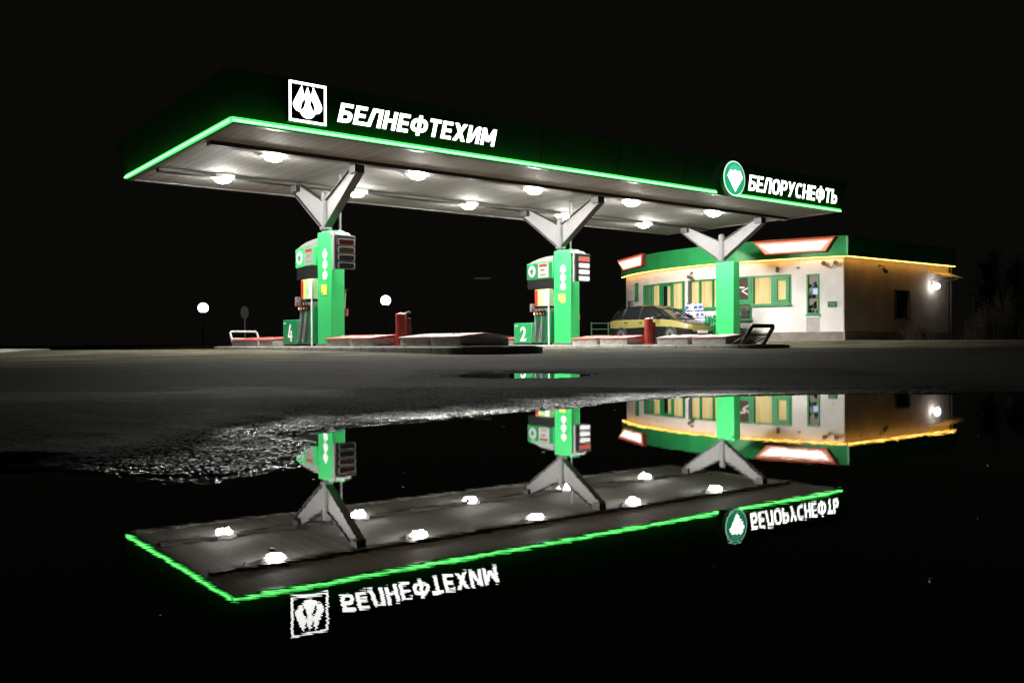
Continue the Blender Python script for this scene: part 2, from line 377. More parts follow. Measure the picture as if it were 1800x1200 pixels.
def base_h(X, Y):
    sd = shore_sd(X, Y)
    h = np.where(sd < 0, np.maximum(sd * 0.05, -0.05), 0.0035 + np.minimum(sd * 0.022, 0.020 - 0.016 * (1 - sstep(0.7, 1.9, np.hypot((X - 0.03) / 1.25, (Y - 7.9) / 1.35)))))
    h = h + np.interp(Y, [5, 9.5, 12, 16, 19, 22, 26, 60], [0, 0, 0.02, 0.05, 0.09, 0.125, 0.145, 0.15]) * (sd > 0)
    rho = np.hypot((X - 0.03) / 0.80, (Y - 8.62) / 0.85) + vnoise(X, Y, 1.7, 8) * 0.2 + vnoise(X, Y, 6.1, 9) * 0.16
    h = np.minimum(h, np.where(rho < 2.6, 0.11 * (rho - 1), 9))
    h = h + 0.022 * sstep(-0.86, -1.25, X) * np.clip(sd / 0.12, 0, 1) * (Y < 5)
    l = (X - B0.x) * U.x + (Y - B0.y) * U.y; w = (X - B0.x) * W.x + (Y - B0.y) * W.y
    h = h + 0.19 * sstep(17, 23, l) * (sd > 0)
    h = h - np.clip((-11.5 - w) * 0.03, 0, 0.8) * (1 - sstep(6, 14, l))
    return h
def ground_h(x, y):
    return float(base_h(np.array([[x]], float), np.array([[y]], float))[0, 0])
def axis(segs):
    out = []
    for a, b, s in segs:
        n = max(1, int(round((b - a) / s))); out += list(np.linspace(a, b, n, endpoint=False))
    out.append(segs[-1][1]); return np.array(out)
xs = axis([(-900, -120, 130), (-120, -30, 9), (-30, -8, 0.8), (-8, -3.2, 0.12), (-3.2, -1.6, 0.016), (-1.6, 0.2, 0.0052), (0.2, 2.6, 0.0095), (2.6, 4.2, 0.022), (4.2, 9, 0.12), (9, 45, 0.8), (45, 130, 9), (130, 900, 130)])
ys = axis([(-60, -6, 9), (-6, 0.6, 0.5), (0.6, 1.2, 0.05), (1.2, 1.6, 0.012), (1.6, 3.6, 0.0058), (3.6, 5.8, 0.014), (5.8, 7.4, 0.03), (7.4, 10, 0.018), (10, 18, 0.12), (18, 60, 0.6), (60, 130, 8), (130, 1000, 130)])
X, Y = np.meshgrid(xs, ys)
H = base_h(X, Y); SD = shore_sd(X, Y)
near = (1 - sstep(9, 13, Y)) * (1 - sstep(6, 9, np.abs(X)))
H = H + (vnoise(X, Y, 1.9, 1) * 0.006 + vnoise(X, Y, 7.3, 2) * 0.004 + vnoise(X, Y, 28, 5) * 0.0018) * near
stone = np.maximum(vnoise(X, Y, 105, 3) + 0.5, vnoise(X + 3.3, Y + 1.7, 88, 4) + 0.5) - 0.62
fine = near * (1 - sstep(9.8, 11, Y)) * (1 - sstep(3.2, 4.6, np.abs(X)))
H = H + stone * 0.0050 * fine * (1 - 0.65 * sstep(-0.88, -1.15, X)) + (rng.random(H.shape) - 0.5) * (0.0006 + 0.0032 * np.exp(-np.clip(SD, 0, 9) / 0.5)) * fine * (1 - 0.8 * sstep(-0.88, -1.15, X))
ny, nx = H.shape
co = np.stack([X, Y, H], -1).reshape(-1, 3).astype(np.float32)
idx = np.arange(nx * ny).reshape(ny, nx)
quads = np.stack([idx[:-1, :-1], idx[:-1, 1:], idx[1:, 1:], idx[1:, :-1]], -1).reshape(-1, 4)
me = bpy.data.meshes.new('ground')
me.vertices.add(len(co)); me.vertices.foreach_set('co', co.ravel())
me.loops.add(quads.size); me.loops.foreach_set('vertex_index', quads.ravel().astype(np.int32))
me.polygons.add(len(quads)); me.polygons.foreach_set('loop_start', np.arange(0, quads.size, 4, dtype=np.int32))
me.update(calc_edges=True); me.validate()
cx_ = co[quads].mean(1); me.polygons.foreach_set('use_smooth', ~((np.abs(cx_[:, 0]) < 3.4) & (cx_[:, 1] < 10.0) & (cx_[:, 1] > 1.0)))
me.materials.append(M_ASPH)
ground = bpy.data.objects.new('ground', me); COL.objects.link(ground); tag(ground, kind='structure')

pts = [(-40, -8), (40, -8), (40, 4), (14, 3.2), (4.5, 6.3), (-0.5, 6.0), (-3, 4.5), (-40, 4)]
o = MB().prism([(x, y, -0.02) for x, y in pts], (0, 0, 0.02)).build('puddle_water', M_WATER, smooth=False); tag(o, kind='structure')
o = MB().prism([(0.03 + 1.25 * math.cos(t), 8.62 + 1.35 * math.sin(t), -0.02) for t in np.linspace(0, 2 * PI, 40, endpoint=False)], (0, 0, 0.02)).build('puddle_water', M_WATER, smooth=False); tag(o, kind='structure')

m = MB()
for k in range(46):
    x, y = random.uniform(-0.5, 1.6), random.uniform(1.0, 4.6)
    if shore_sd(np.array([[x]]), np.array([[y]]))[0, 0] > -0.12: continue
    a = random.uniform(0, 6.28); L = random.uniform(.002, .007); wd_ = L * random.uniform(.3, .7)
    dx, dy = math.cos(a), math.sin(a)
    m.prism([(x + dx * L, y + dy * L, 0.0006), (x - dy * wd_, y + dx * wd_, 0.0006), (x - dx * L, y - dy * L, 0.0006), (x + dy * wd_, y - dx * wd_, 0.0006)], (0, 0, 0.0018))
o = m.build('floating_debris', paint('wet_leaf_bits', (0.11, 0.085, 0.05), 0.35), smooth=False)
tag(o, 'tiny leaf bits floating on the dark puddle', 'debris', kind='stuff')
# kerb of a verge at far left
a = Vector((-11.3, 19.5, 0)); b = Vector((-16.6, 32.5, 0)); d = (b - a).normalized(); n = Vector((-d.y, d.x, 0))
k = MB()
nseg = 13
for i in range(nseg):
    p0 = a + (b - a) * (i / nseg); p1 = a + (b - a) * ((i + 1) / nseg) - d * 0.012
    k.prism([(*(p0).xy, 0), (*(p1).xy, 0), (*(p1 + n * 0.16).xy, 0), (*(p0 + n * 0.16).xy, 0)], (0, 0, 0.235 - 0.003 * i))
k.prism([(*(a + n * 0.165).xy, 0), (*(b + n * 0.165).xy, 0), (*(b + n * 6).xy, 0), (*(a + n * 6).xy, 0)], (0, 0, 0.19))
tag(k.build('kerb', M_KERB, bevel=0.02), kind='structure')

# ------------------------------------------------------------------ pump islands
ISL_TOP = 0.262
def island(lc, w0, w1, label):
    t = thing('pump_island', label, 'island', P(lc, 0, 0), ANG, 'concrete refuelling islands')
    def outline(hw, r, ya, yb):
        pts = []
        for cx, cy, a0 in ((hw - r, yb - r, 0), (-hw + r, yb - r, 90), (-hw + r, ya + r, 180), (hw - r, ya + r, 270)):
            for i in range(9):
                an = math.radians(a0 + i * 90 / 8); pts.append((cx + r * math.cos(an), cy + r * math.sin(an)))
        return pts
    ya, yb = -w1, -w0
    m = MB()
    m.prism([(x, y, 0.0) for x, y in outline(1.10, 0.75, ya, yb)], (0, 0, ISL_TOP - 0.012))
    m.build('kerb_ring', M_KERBJ, t, bevel=0.03)
    m = MB().prism([(x, y, ISL_TOP - 0.03) for x, y in outline(0.96, 0.62, ya + 0.14, yb - 0.14)], (0, 0, 0.03))
    m.build('paving_top', M_CONC, t)
    return t
island(4.05, -10.3, 4.35, 'near concrete refuelling island with rounded kerb under pump 4')
island(12.4, -9.0, 4.35, 'farther concrete refuelling island with rounded kerb under pump 2')

# hatch boxes with gabled red lids
def hatch(lc, w0, w1, label, lidmat):
    L = w1 - w0
    t = thing('hatch_box', label, 'box', P(lc, (w0 + w1) / 2, ISL_TOP), ANG, 'low concrete boxes with ridged red lids')
    m = MB().box(-0.62, 0.62, -L / 2, L / 2, 0.0, 0.165)
    m.build('base', M_BOX, t, bevel=0.012)
    m = MB().prism([(-0.67, -L / 2 - 0.02, 0.168), (0.67, -L / 2 - 0.02, 0.168), (0.67, -L / 2 - 0.02, 0.195), (0.0, -L / 2 - 0.02, 0.272), (-0.67, -L / 2 - 0.02, 0.195)], (0, L + 0.02, 0))
    m.build('lid', lidmat, t, bevel=0.006)
    m = MB()
    m.tube([(-0.35, -0.09, 0.225), (-0.35, -0.09, 0.262), (-0.35, 0.09, 0.262), (-0.35, 0.09, 0.225)], 0.009, 6)
    m.build('handle', M_DGREY, t)
    return t
for lc, nm, rows in ((4.05, 'pump 4', [(-9.4, -7.3, 'grey box with red lid below the white rail on the {} island', M_LID), (-7.18, -6.2, 'pale red lidded box between the white rail box and the green cabinet of {}', M_LID),
                                (-2.75, -1.60, 'pink lidded box directly beside the green pylon of {}', M_LID), (-1.46, -0.30, 'pink lidded box touching the red post on the {} island', M_LID),
                                (0.95, 2.12, 'white topped box just past the red post on the {} island', M_LID2), (2.20, 3.32, 'white topped box at the dark near end of the {} island', M_LID2)]),
                     (12.4, 'pump 2', [(-7.6, -6.2, 'red lidded box behind the green cabinet of {}', M_LID), (-2.75, -1.62, 'pink lidded box directly beside the green pylon of {}', M_LID), (-1.48, -0.33, 'pink lidded box touching the red post on the {} island', M_LID),
                                (0.85, 1.98, 'pink topped box just past the red post on the {} island', M_LID2), (2.12, 3.26, 'pink topped box beside the black rail on the {} island', M_LID2)])):
    for w0, w1, lab, lm in rows: hatch(lc, w0, w1, lab.format(nm), lm)

# red posts
def post(lc, label):
    t = thing('hydrant_post', label, 'post', P(lc, -0.07, ISL_TOP), ANG, 'red posts on the islands')
    m = MB().lathe([(0.155, 0.0), (0.155, 0.03), (0.125, 0.04), (0.125, 0.70), (0.13, 0.705), (0.13, 0.74), (0.10, 0.765), (0.03, 0.785)], seg=24)
    m.build('barrel', M_RED, t)
    m = MB().cyl((0.0, -0.02, 0.72), (0.20, -0.02, 0.80), 0.03, 0.022, 10); m.cyl((0.20, -0.02, 0.80), (0.235, -0.02, 0.77), 0.022, 0.03, 10)
    m.build('nozzle', M_DGREY, t)
    m = MB().box(0.09, 0.22, -0.07, 0.09, 0.02, 0.66); m.build('side_box', M_DARKR, t, bevel=0.012)
    m = MB().tube([(0.18, -0.085, 0.6), (0.2, -0.11, 0.45), (0.19, -0.11, 0.25), (0.17, -0.085, 0.1)], 0.012, 6); m.build('hose', M_RUB, t)
    return t
post(4.05, 'red cylindrical post with side nozzle on the pump 4 island')
post(12.4, 'red cylindrical post with side nozzle on the pump 2 island, before the car')

# guard rails
def rail(lc, w, lean, mat, label):
    t = thing('guard_rail', label, 'guard rail', P(lc, w, ISL_TOP), ANG, 'leaning hoop rails at island ends')
    s = lean
    pth = [(-0.44, 0, 0), (-0.44, s * 0.30, 0.42), (-0.40, s * 0.33, 0.465), (0.40, s * 0.33, 0.465), (0.44, s * 0.30, 0.42), (0.44, 0, 0)]
    MB().tube(pth, 0.052 if mat is M_BLACK else 0.034, 10).build('hoop', mat, t)
    MB().tube([(-0.44, s * 0.17, 0.24), (0.44, s * 0.17, 0.24)], 0.02, 8).build('cross_bar', mat, t)
    for x in (-0.44, 0.44):
        MB().tube([(x, 0.0, 0.0), (x, -s * 0.32, 0.0), (x, s * 0.17, 0.24)], 0.022, 8).build('brace', mat, t)
        MB().cyl((x, 0, -0.01), (x, 0, 0.015), 0.07).build('foot_plate', mat, t)
    return t
rail(3.95, -9.45, 1, paint('rail_lit_white', (0.34, 0.35, 0.33), 0.5), 'hoop rail coloured lit white at the far end of the pump 4 island')  # lamp light on the rail is put into its pale colour
rail(12.25, 3.75, -1, M_BLACK, 'hoop rail darkened to shaded black at the near end of the pump 2 island, before the shop')  # same kind of rail, its shade put in as black

# ------------------------------------------------------------------ canopy
CL, CW = 22.05, 8.25
can = thing('canopy', 'long flat forecourt canopy with flared dark green fascia and neon green edge', 'canopy', P(0, 0, 0))
ZB, ZT, FL = 4.93, 6.0, 0.24
m = MB()
i0 = [(0, 0), (CL, 0), (CL, CW), (0, CW)]; o1 = [(-FL, -FL), (CL + FL, -FL), (CL + FL, CW + FL), (-FL, CW + FL)]
nrow = 1
for i in range(4):
    a = Vector((*i0[i], ZB)); b = Vector((*i0[(i + 1) % 4], ZB)); c = Vector((*o1[(i + 1) % 4], ZT)); d = Vector((*o1[i], ZT))
    L = (b - a).length; n = max(1, int(round(L / 2.75)))
    for k in range(n):
        e0 = k / n + (0.0012 if k else 0); e1 = (k + 1) / n - (0.0012 if k < n - 1 else 0)
        m.quad(a.lerp(b, e0), a.lerp(b, e1), d.lerp(c, e1), d.lerp(c, e0))
m.build('fascia', M_FASC, can, smooth=False)
m = MB()
for i in range(4):
    a = Vector((*i0[i], ZB)); b = Vector((*i0[(i + 1) % 4], ZB)); c = Vector((*o1[(i + 1) % 4], ZT)); d = Vector((*o1[i], ZT))
    ins = Vector((CL / 2, CW / 2, 0)) - a; 
    off = Vector((0.02 if a.x < 1 else -0.02, 0.02 if a.y < 1 else -0.02, 0.0)); off2 = Vector((0.02 if b.x < 1 else -0.02, 0.02 if b.y < 1 else -0.02, 0.0))
    m.quad(a + off, b + off2, c + off2, d + off)
m.quad((-FL + .02, -FL + .02, ZT - .06), (CL + FL - .02, -FL + .02, ZT - .06), (CL + FL - .02, CW + FL - .02, ZT - .06), (-FL + .02, CW + FL - .02, ZT - .06))
m.build('roof_deck', M_ROOF, can, smooth=False)
MB().box(0.16, CL - 0.16, 0.16, CW - 0.16, 4.955, 5.0).build('soffit', M_PLANK, can, smooth=False)
m = MB()
for x0, x1, y0, y1 in ((0.02, CL - 0.02, 0.02, 0.16), (0.02, CL - 0.02, CW - 0.16, CW - 0.02), (0.02, 0.16, 0.161, CW - 0.161), (CL - 0.16, CL - 0.02, 0.161, CW - 0.161)):
    m.box(x0, x1, y0, y1, 4.925, 4.99)
m.build('edge_trim', M_DGREY, can, bevel=0.006)
for yb in (2.10, 6.0):
    m = MB().box(0.2, CL - 0.2, yb - 0.13, yb + 0.13, 4.86, 4.954); m.build('beam', M_BEAM, can, bevel=0.006)
def strip(name, x0, x1, y0, y1):
    m = MB(); m.mi = 0
    m.box(x0, x1, y0, y1, 4.945, 5.035)
    m.mi = 1
    if abs(x1 - x0) > abs(y1 - y0): m.cyl((x0 + .01, y0 - 0.012, 4.965), (x1 - .01, y0 - 0.012, 4.965), 0.024, seg=8)
    else: m.cyl((x0 - 0.012, y0 + .01, 4.965), (x0 - 0.012, y1 - .01, 4.965), 0.024, seg=8)
    m.build(name, [G_NEON, G_CORE], can, smooth=False)
strip('neon_strip', -0.06, 15.27, -0.085, -0.022)
strip('neon_strip', 15.95, CL - 0.02, -0.085, -0.022)
strip('neon_strip', -0.085, -0.022, -0.02, 8.02)

# canopy lamps
def lamp(l, w, label):
    t = thing('canopy_lamp', label, 'ceiling lamp', P(l, w, 4.955), ANG, 'round lamps under the canopy')
    MB().lathe([(0.345, 0.0), (0.335, -0.075), (0.32, -0.085), (0.225, -0.085), (0.225, -0.06)], seg=24).build('housing', M_WHITE, t)
    MB().lathe([(0.222, -0.075), (0.215, -0.12), (0.18, -0.165), (0.11, -0.195), (0.002, -0.208)], seg=24).build('diffuser', G_LAMP, t)
    return t
ordn = ['first', 'second', 'third', 'fourth', 'fifth']
for k in range(5):
    lamp(1.92 + 4.07 * k, -2.46, 'round white lamp in the front row under the canopy, {} from the square emblem end'.format(ordn[k]))
for k in range(5):
    lamp(1.97 + 4.11 * k, -6.08, 'round white lamp in the rear row under the canopy, {} from the square emblem end'.format(ordn[k]))

# ------------------------------------------------------------------ columns with V arms and green pylon cladding
def drop_pts(cx, cz, r, n=16):
    pts = [(cx, cz + r * 1.45)]
    for i in range(n + 1):
        a = math.radians(40 - 260 * i / n)
        pts.append((cx + r * math.cos(a) , cz + r * math.sin(a)))
    return pts
def column(lc, label, base_z, pyl_top, icons=True):
    t = thing('canopy_column', label, 'column', P(lc, -4.02, base_z), ANG, 'V armed columns carrying the canopy')
    zb = base_z
    MB().cyl((0, 0, 0), (0, 0, 4.36 - zb), 0.115, seg=24).build('pole', M_GREY, t)
    m = MB().cyl((0, 0, 3.40 - zb), (0, 0, 3.47 - zb), 0.165, seg=24); m.cyl((0, 0, 4.22 - zb), (0, 0, 4.25 - zb), 0.14, seg=24)
    m.build('collar', M_DGREY, t)
    MB().lathe([(0.115, 4.36 - zb), (0.10, 4.42 - zb), (0.04, 4.45 - zb)], seg=24).build('cap', M_GREY, t)
    for s in (-1, 1):
        m = MB()
        web = [(0.0, s * 0.112, 3.48 - zb), (0.0, s * 0.112, 4.18 - zb), (0.0, s * 1.66, 4.86 - zb), (0.0, s * 1.92, 4.86 - zb), (0.0, s * 1.92, 4.66 - zb)]
        m.prism([(x - 0.02, y, z) for x, y, z in web], (0.04, 0, 0))
        a = m.build('arm', M_GREY, t)
        f = MB()
        def flange(p, q, wd, th):
            p = Vector(p); q = Vector(q); d = (q - p).normalized(); nn = Vector((0, -d.z, d.y))
            f.prism([p + Vector((-wd, 0, 0)), p + Vector((wd, 0, 0)), q + Vector((wd, 0, 0)), q + Vector((-wd, 0, 0))], nn * th)
        flange((0, s * 0.112, 3.478 - zb), (0, s * 1.92, 4.655 - zb), 0.115, -s * 0.022 if s > 0 else 0.022)
        flange((0, s * 0.112, 4.182 - zb), (0, s * 1.66, 4.862 - zb), 0.09, 0.02 if s > 0 else -0.02)
        f.box(-0.14, 0.14, s * 1.78 - 0.16, s * 1.78 + 0.16, 4.665 - zb, 4.858 - zb)
        f.build('flange', M_BEAM, a, bevel=0.004)
    y0, y1 = -0.70, 0.14
    m = MB().box(-0.19, 0.19, y0, y1, 0.0, pyl_top - zb)
    cl = m.build('cladding', M_GREEN, t, bevel=0.025)
    m = MB().box(-0.23, 0.23, y0 - 0.04, y1 + 0.04, -0.02, 0.06); m.build('base', M_DGREY, t, bevel=0.01)
    m = MB().box(0.192, 0.215, y0 + 0.05, y1 - 0.05, 0.1, pyl_top - zb - 0.15); m.build('side_panel', M_DGREEN, t)
    if icons:
        MB().tube([(0.1, 0, 3.10 - zb), (0.42, 0.0, 3.28 - zb), (0.42, 0.0, 4.954 - zb)], 0.035, 8).build('conduit', M_GREY, t)
        for k in range(3):
            zc = 2.70 - 0.28 * k - zb
            m = MB().prism([(-0.192, -0.34 + a * 1.25, b) for a, b in drop_pts(0, zc, 0.11)], (-0.012, 0, 0)); m.build('emblem', M_WHITE, cl)
        m = MB()
        m.box(-0.206, -0.192, -0.44, -0.22, 1.62 - zb, 1.90 - zb); m.box(-0.206, -0.192, -0.20, -0.12, 1.70 - zb, 1.9 - zb)
        m.build('emblem', M_YEL, cl)
    return t
column(4.05, 'V armed column in green cladding beside pump 4', ISL_TOP, 3.32)
column(12.42, 'V armed column in green cladding beside pump 2', ISL_TOP, 3.32)
c3 = column(20.5, 'V armed column in plain green cladding in front of the shop', 0.27, 3.36, icons=False)

# ------------------------------------------------------------------ text helper
def text_mesh(body, width, height, depth, shear=0.0, bold=0.03, squash=None):
    c = bpy.data.curves.new('lettering_outline', 'FONT'); c.body = body; c.size = 1; c.shear = shear; c.offset = bold; c.extrude = 0.04; c.resolution_u = 4
    c.space_character = 1.06
    ob = bpy.data.objects.new('lettering_outline', c); COL.objects.link(ob)
    bpy.context.view_layer.update()
    me = bpy.data.meshes.new_from_object(ob.evaluated_get(bpy.context.evaluated_depsgraph_get()))
    bpy.data.objects.remove(ob); bpy.data.curves.remove(c)
    n = len(me.vertices); a = np.zeros(n * 3, np.float32); me.vertices.foreach_get('co', a); a = a.reshape(-1, 3)
    mn = a.min(0); mx = a.max(0); s = np.array([width, height, depth]) / (mx - mn)
    a = (a - mn) * s; a[:, 2] -= depth / 2
    b = np.stack([a[:, 0], -a[:, 2], a[:, 1]], -1)      # stand it up, facing -y
    me.vertices.foreach_set('co', b.astype(np.float32).ravel()); me.update()
    return me
def text_obj(name, me, mat, parent=None, loc=(0, 0, 0), rot=(0, 0, 0)):
    me.name = name; me.materials.clear(); me.materials.append(mat)
    o = bpy.data.objects.new(name, me); COL.objects.link(o); o.parent = parent; o.location = loc; o.rotation_euler = rot
    return o

def stroke_letters(body, width, height, depth, shear, tx=0.20, tz=0.19):
    """bold upright block letters drawn from bars and rings; local x along, z up, front at -y"""
    out = []          # polygons in letter space
    adv = 0.0
    def bar(x0, x1, z0, z1): out.append([(adv + x0, z0), (adv + x1, z0), (adv + x1, z1), (adv + x0, z1)])
    def diag(x0, z0, x1, z1, t): out.append([(adv + x0, z0), (adv + x0 + t, z0), (adv + x1 + t, z1), (adv + x1, z1)])
    def ring(cx, cz, rx, rz, a0=0, a1=360, n=28):
        for i in range(n):
            p = math.radians(a0 + (a1 - a0) * i / n); q = math.radians(a0 + (a1 - a0) * (i + 1) / n)
            def pt(k, an): 
                return (adv + cx + (rx - (tx if k else 0)) * math.copysign(abs(math.cos(an)) ** 0.8, math.cos(an)), cz + (rz - (tz if k else 0)) * math.copysign(abs(math.sin(an)) ** 0.8, math.sin(an)))
            out.append([pt(1, p), pt(0, p), pt(0, q), pt(1, q)])
    for ch in body:
        w = 0.66
        if ch == 'Б':
            bar(0, tx, 0, 1); bar(tx, .62, 1 - tz, 1); ring(.34, .31, .32, .31, -90, 90, 14); bar(tx, .34, 0, tz); bar(tx, .34, .62 - tz, .62)
        elif ch == 'Е':
            w = .58; bar(0, tx, 0, 1); bar(tx, w, 1 - tz, 1); bar(tx, w, 0, tz); bar(tx, w * .94, .5 - tz / 2, .5 + tz / 2)
        elif ch == 'Л':
            w = .72; diag(0.0, 0, 0.17, 1, tx); bar(.17 + tx - .03, w, 1 - tz, 1); bar(w - tx, w, 0, 1 - tz); bar(-.05, .05, 0, tz)
        elif ch == 'Н':
            bar(0, tx, 0, 1); bar(w - tx, w, 0, 1); bar(tx, w - tx, .5 - tz / 2, .5 + tz / 2)
        elif ch == 'Ф':
            w = .92; ring(w / 2, .5, w / 2, .39); bar(w / 2 - tx / 2, w / 2 + tx / 2, -.06, 1.06)
        elif ch == 'Т':
            w = .62; bar(0, w, 1 - tz, 1); bar(w / 2 - tx / 2, w / 2 + tx / 2, 0, 1 - tz)
        elif ch == 'Х':
            w = .74; diag(0, 0, w - tx * 1.15, 1, tx * 1.15); diag(w - tx * 1.15, 0, 0, 1, tx * 1.15)
        elif ch == 'И':
            w = .72; bar(0, tx, 0, 1); bar(w - tx, w, 0, 1); diag(tx * .4, 0.08, w - tx * 1.4, .92, tx)
        elif ch == 'М':
            w = .86; bar(0, tx, 0, 1); bar(w - tx, w, 0, 1); diag(w / 2 - tx / 2, .22, 0.02, 1, tx); diag(w / 2 - tx / 2, .22, w - tx - .02, 1, tx)
        elif ch == 'О':
            w = .76; ring(w / 2, .5, w / 2, .5)
        elif ch == 'Р':
            w = .64; bar(0, tx, 0, 1); ring(.32, .68, .32, .32, -90, 90, 14); bar(tx, .32, 1 - tz, 1); bar(tx, .32, .36, .36 + tz)
        elif ch == 'У':
            w = .70; diag(.10, 0, w - tx, 1, tx); diag(.26, .36, 0, 1, tx)
        elif ch == 'С':
            w = .66; ring(.38, .5, .38, .5, 50, 310, 22)
        elif ch == '4':
            w = .66; diag(0.0, .22 + tz, .30, 1, tx); bar(0, w, .22, .22 + tz); bar(.38, .38 + tx, 0, .62)
        elif ch == 'Ь':
            w = .62; bar(0, tx, 0, 1); ring(.30, .31, .32, .31, -90, 90, 14); bar(tx, .30, 0, tz); bar(tx, .30, .62 - tz, .62)
        adv += w + 0.10
    tot = adv - 0.10; sx = (width - shear * height) / tot
    m = MB()
    for pl in out:
        m.prism([((x * sx + shear * z * height), -depth / 2, z * height) for x, z in pl], (0, depth, 0))
    return m
# lit signs on the fascia
t = thing('square_emblem_sign', 'lit square sign with three white drops in a white frame on the canopy fascia', 'sign', P(1.10, 0.27, 5.08))
S = 0.87
MB().box(0.0, S, 0.0, 0.16, 0, S).build('box', M_BLACK, t)
m = MB()
fw = 0.055
for x0, x1, z0, z1 in ((0, S, 0, fw), (0, S, S - fw, S), (0, fw, fw, S - fw), (S - fw, S, fw, S - fw)): m.box(x0, x1, -0.03, -0.001, z0, z1)
m.build('frame', [G_LETT, M_DGREY], t, smooth=False, front=True)
def rot2(pts, cx, cz, a): 
    return [(cx + (x - cx) * math.cos(a) - (z - cz) * math.sin(a), cz + (x - cx) * math.sin(a) + (z - cz) * math.cos(a)) for x, z in pts]
def teardrop(cx, top, bot, r):
    pts = [(cx, top)]
    cz = bot + r
    for i in range(25):
        a = math.radians(150 - 300 * i / 24 + 0) if False else math.radians(25 - (230) * i / 24)
        pts.append((cx + r * math.cos(a), cz + r * math.sin(a)))
    return pts
m = MB()
cx = S / 2
for off, tz, bz, r, k in ((0, 0.79, 0.10, 0.185, 0), (-0.02, 0.81, 0.23, 0.15, -1), (0.02, 0.81, 0.23, 0.15, 1)):
    tip = (cx + (0.13 * k), tz); c = (cx + 0.185 * k, bz + r)
    pts = [tip]
    for i in range(25):
        a = math.radians(15 - 210 * i / 24)
        pts.append((c[0] + r * math.cos(a), c[1] + r * math.sin(a)))
    y = -0.012 - 0.004 * (k + 1)
    m.prism([(x, y, z) for x, z in pts], (0, 0.008 + 0.004 * (k + 1), 0))
m.build('drops', [G_LETT, M_DGREY], t, smooth=False, front=True)
m = MB()
for k in (-1, 1):
    pts = [(cx + k * 0.07, 0.53), (cx + k * 0.055, 0.44), (cx + k * 0.085, 0.34), (cx + k * 0.15, 0.255), (cx + k * 0.165, 0.30), (cx + k * 0.14, 0.42)]
    m.prism([(x, -0.028, z) for x, z in pts], (0, 0.006, 0))
m.build('drop_gaps', M_BLACK, t, smooth=False)

t = thing('lit_lettering', 'white lit slanted lettering on the canopy fascia beside the square emblem', 'sign', P(2.24, 0.25, 5.225))
stroke_letters('БЕЛНЕФТЕХИМ', 4.40, 0.43, 0.07, 0.24).build('letters', [G_LETT, M_DGREY], t, smooth=False, front=True)
for x in (0.5, 2.2, 4.0):
    MB().box(x, x + 0.04, 0.02, 0.14, 0.18, 0.22).build('bracket', M_DGREY, t)
t = thing('lit_lettering', 'white lit rounded lettering on the canopy fascia beside the round emblem', 'sign', P(16.58, 0.25, 5.14))
stroke_letters('БЕЛОРУСНЕФТЬ', 4.95, 0.50, 0.07, 0.16, 0.185, 0.17).build('letters', [G_LETT, M_DGREY], t, smooth=False, front=True)
for x in (0.5, 2.2, 4.0):
    MB().box(x, x + 0.04, 0.02, 0.14, 0.18, 0.22).build('bracket', M_DGREY, t)
t = thing('round_emblem_sign', 'lit round green sign with a white gem shape on the canopy fascia', 'sign', P(15.9, 0.27, 5.44))
def disc(r, y0, y1, rx=1.0, seg=40):
    return [(r * rx * math.cos(a), y0, r * math.sin(a)) for a in np.linspace(0, 2 * PI, seg, endpoint=False)]
MB().prism(disc(0.55, 0.0, 0, 0.95), (0, 0.15, 0)).build('box', M_DGREEN, t)
MB().prism(disc(0.55, -0.012, 0, 0.95), (0, 0.01, 0)).build('rim', glow('rim_mint', (0.7, 1.0, 0.85), 1.2), t, smooth=False)
MB().prism(disc(0.505, -0.024, 0, 0.95), (0, 0.01, 0)).build('face', G_DISCG, t, smooth=False)
MB().prism([(-0.36, -0.028, 0.10), (-0.24, -0.028, 0.36), (0.0, -0.028, 0.46), (0.24, -0.028, 0.36), (0.36, -0.028, 0.10)], (0, 0.003, 0)).build('upper_tint', G_DISCD, t, smooth=False)
m = MB().prism([(-0.37, -0.04, 0.06), (-0.22, -0.04, 0.25), (-0.08, -0.04, 0.22), (0.0, -0.04, 0.27), (0.10, -0.04, 0.22), (0.24, -0.04, 0.25), (0.37, -0.04, 0.05), (0.06, -0.04, -0.34), (0.0, -0.04, -0.42), (-0.06, -0.04, -0.34)], (0, 0.01, 0))
m.build('gem', [G_LETT, M_DGREY], t, smooth=False, front=True)
m = MB().prism([(0.04, -0.046, -0.22), (0.07, -0.046, -0.20), (0.24, -0.046, 0.02), (0.20, -0.046, 0.02)], (0, 0.003, 0)); m.build('gem_line', M_DGREEN, t, smooth=False)

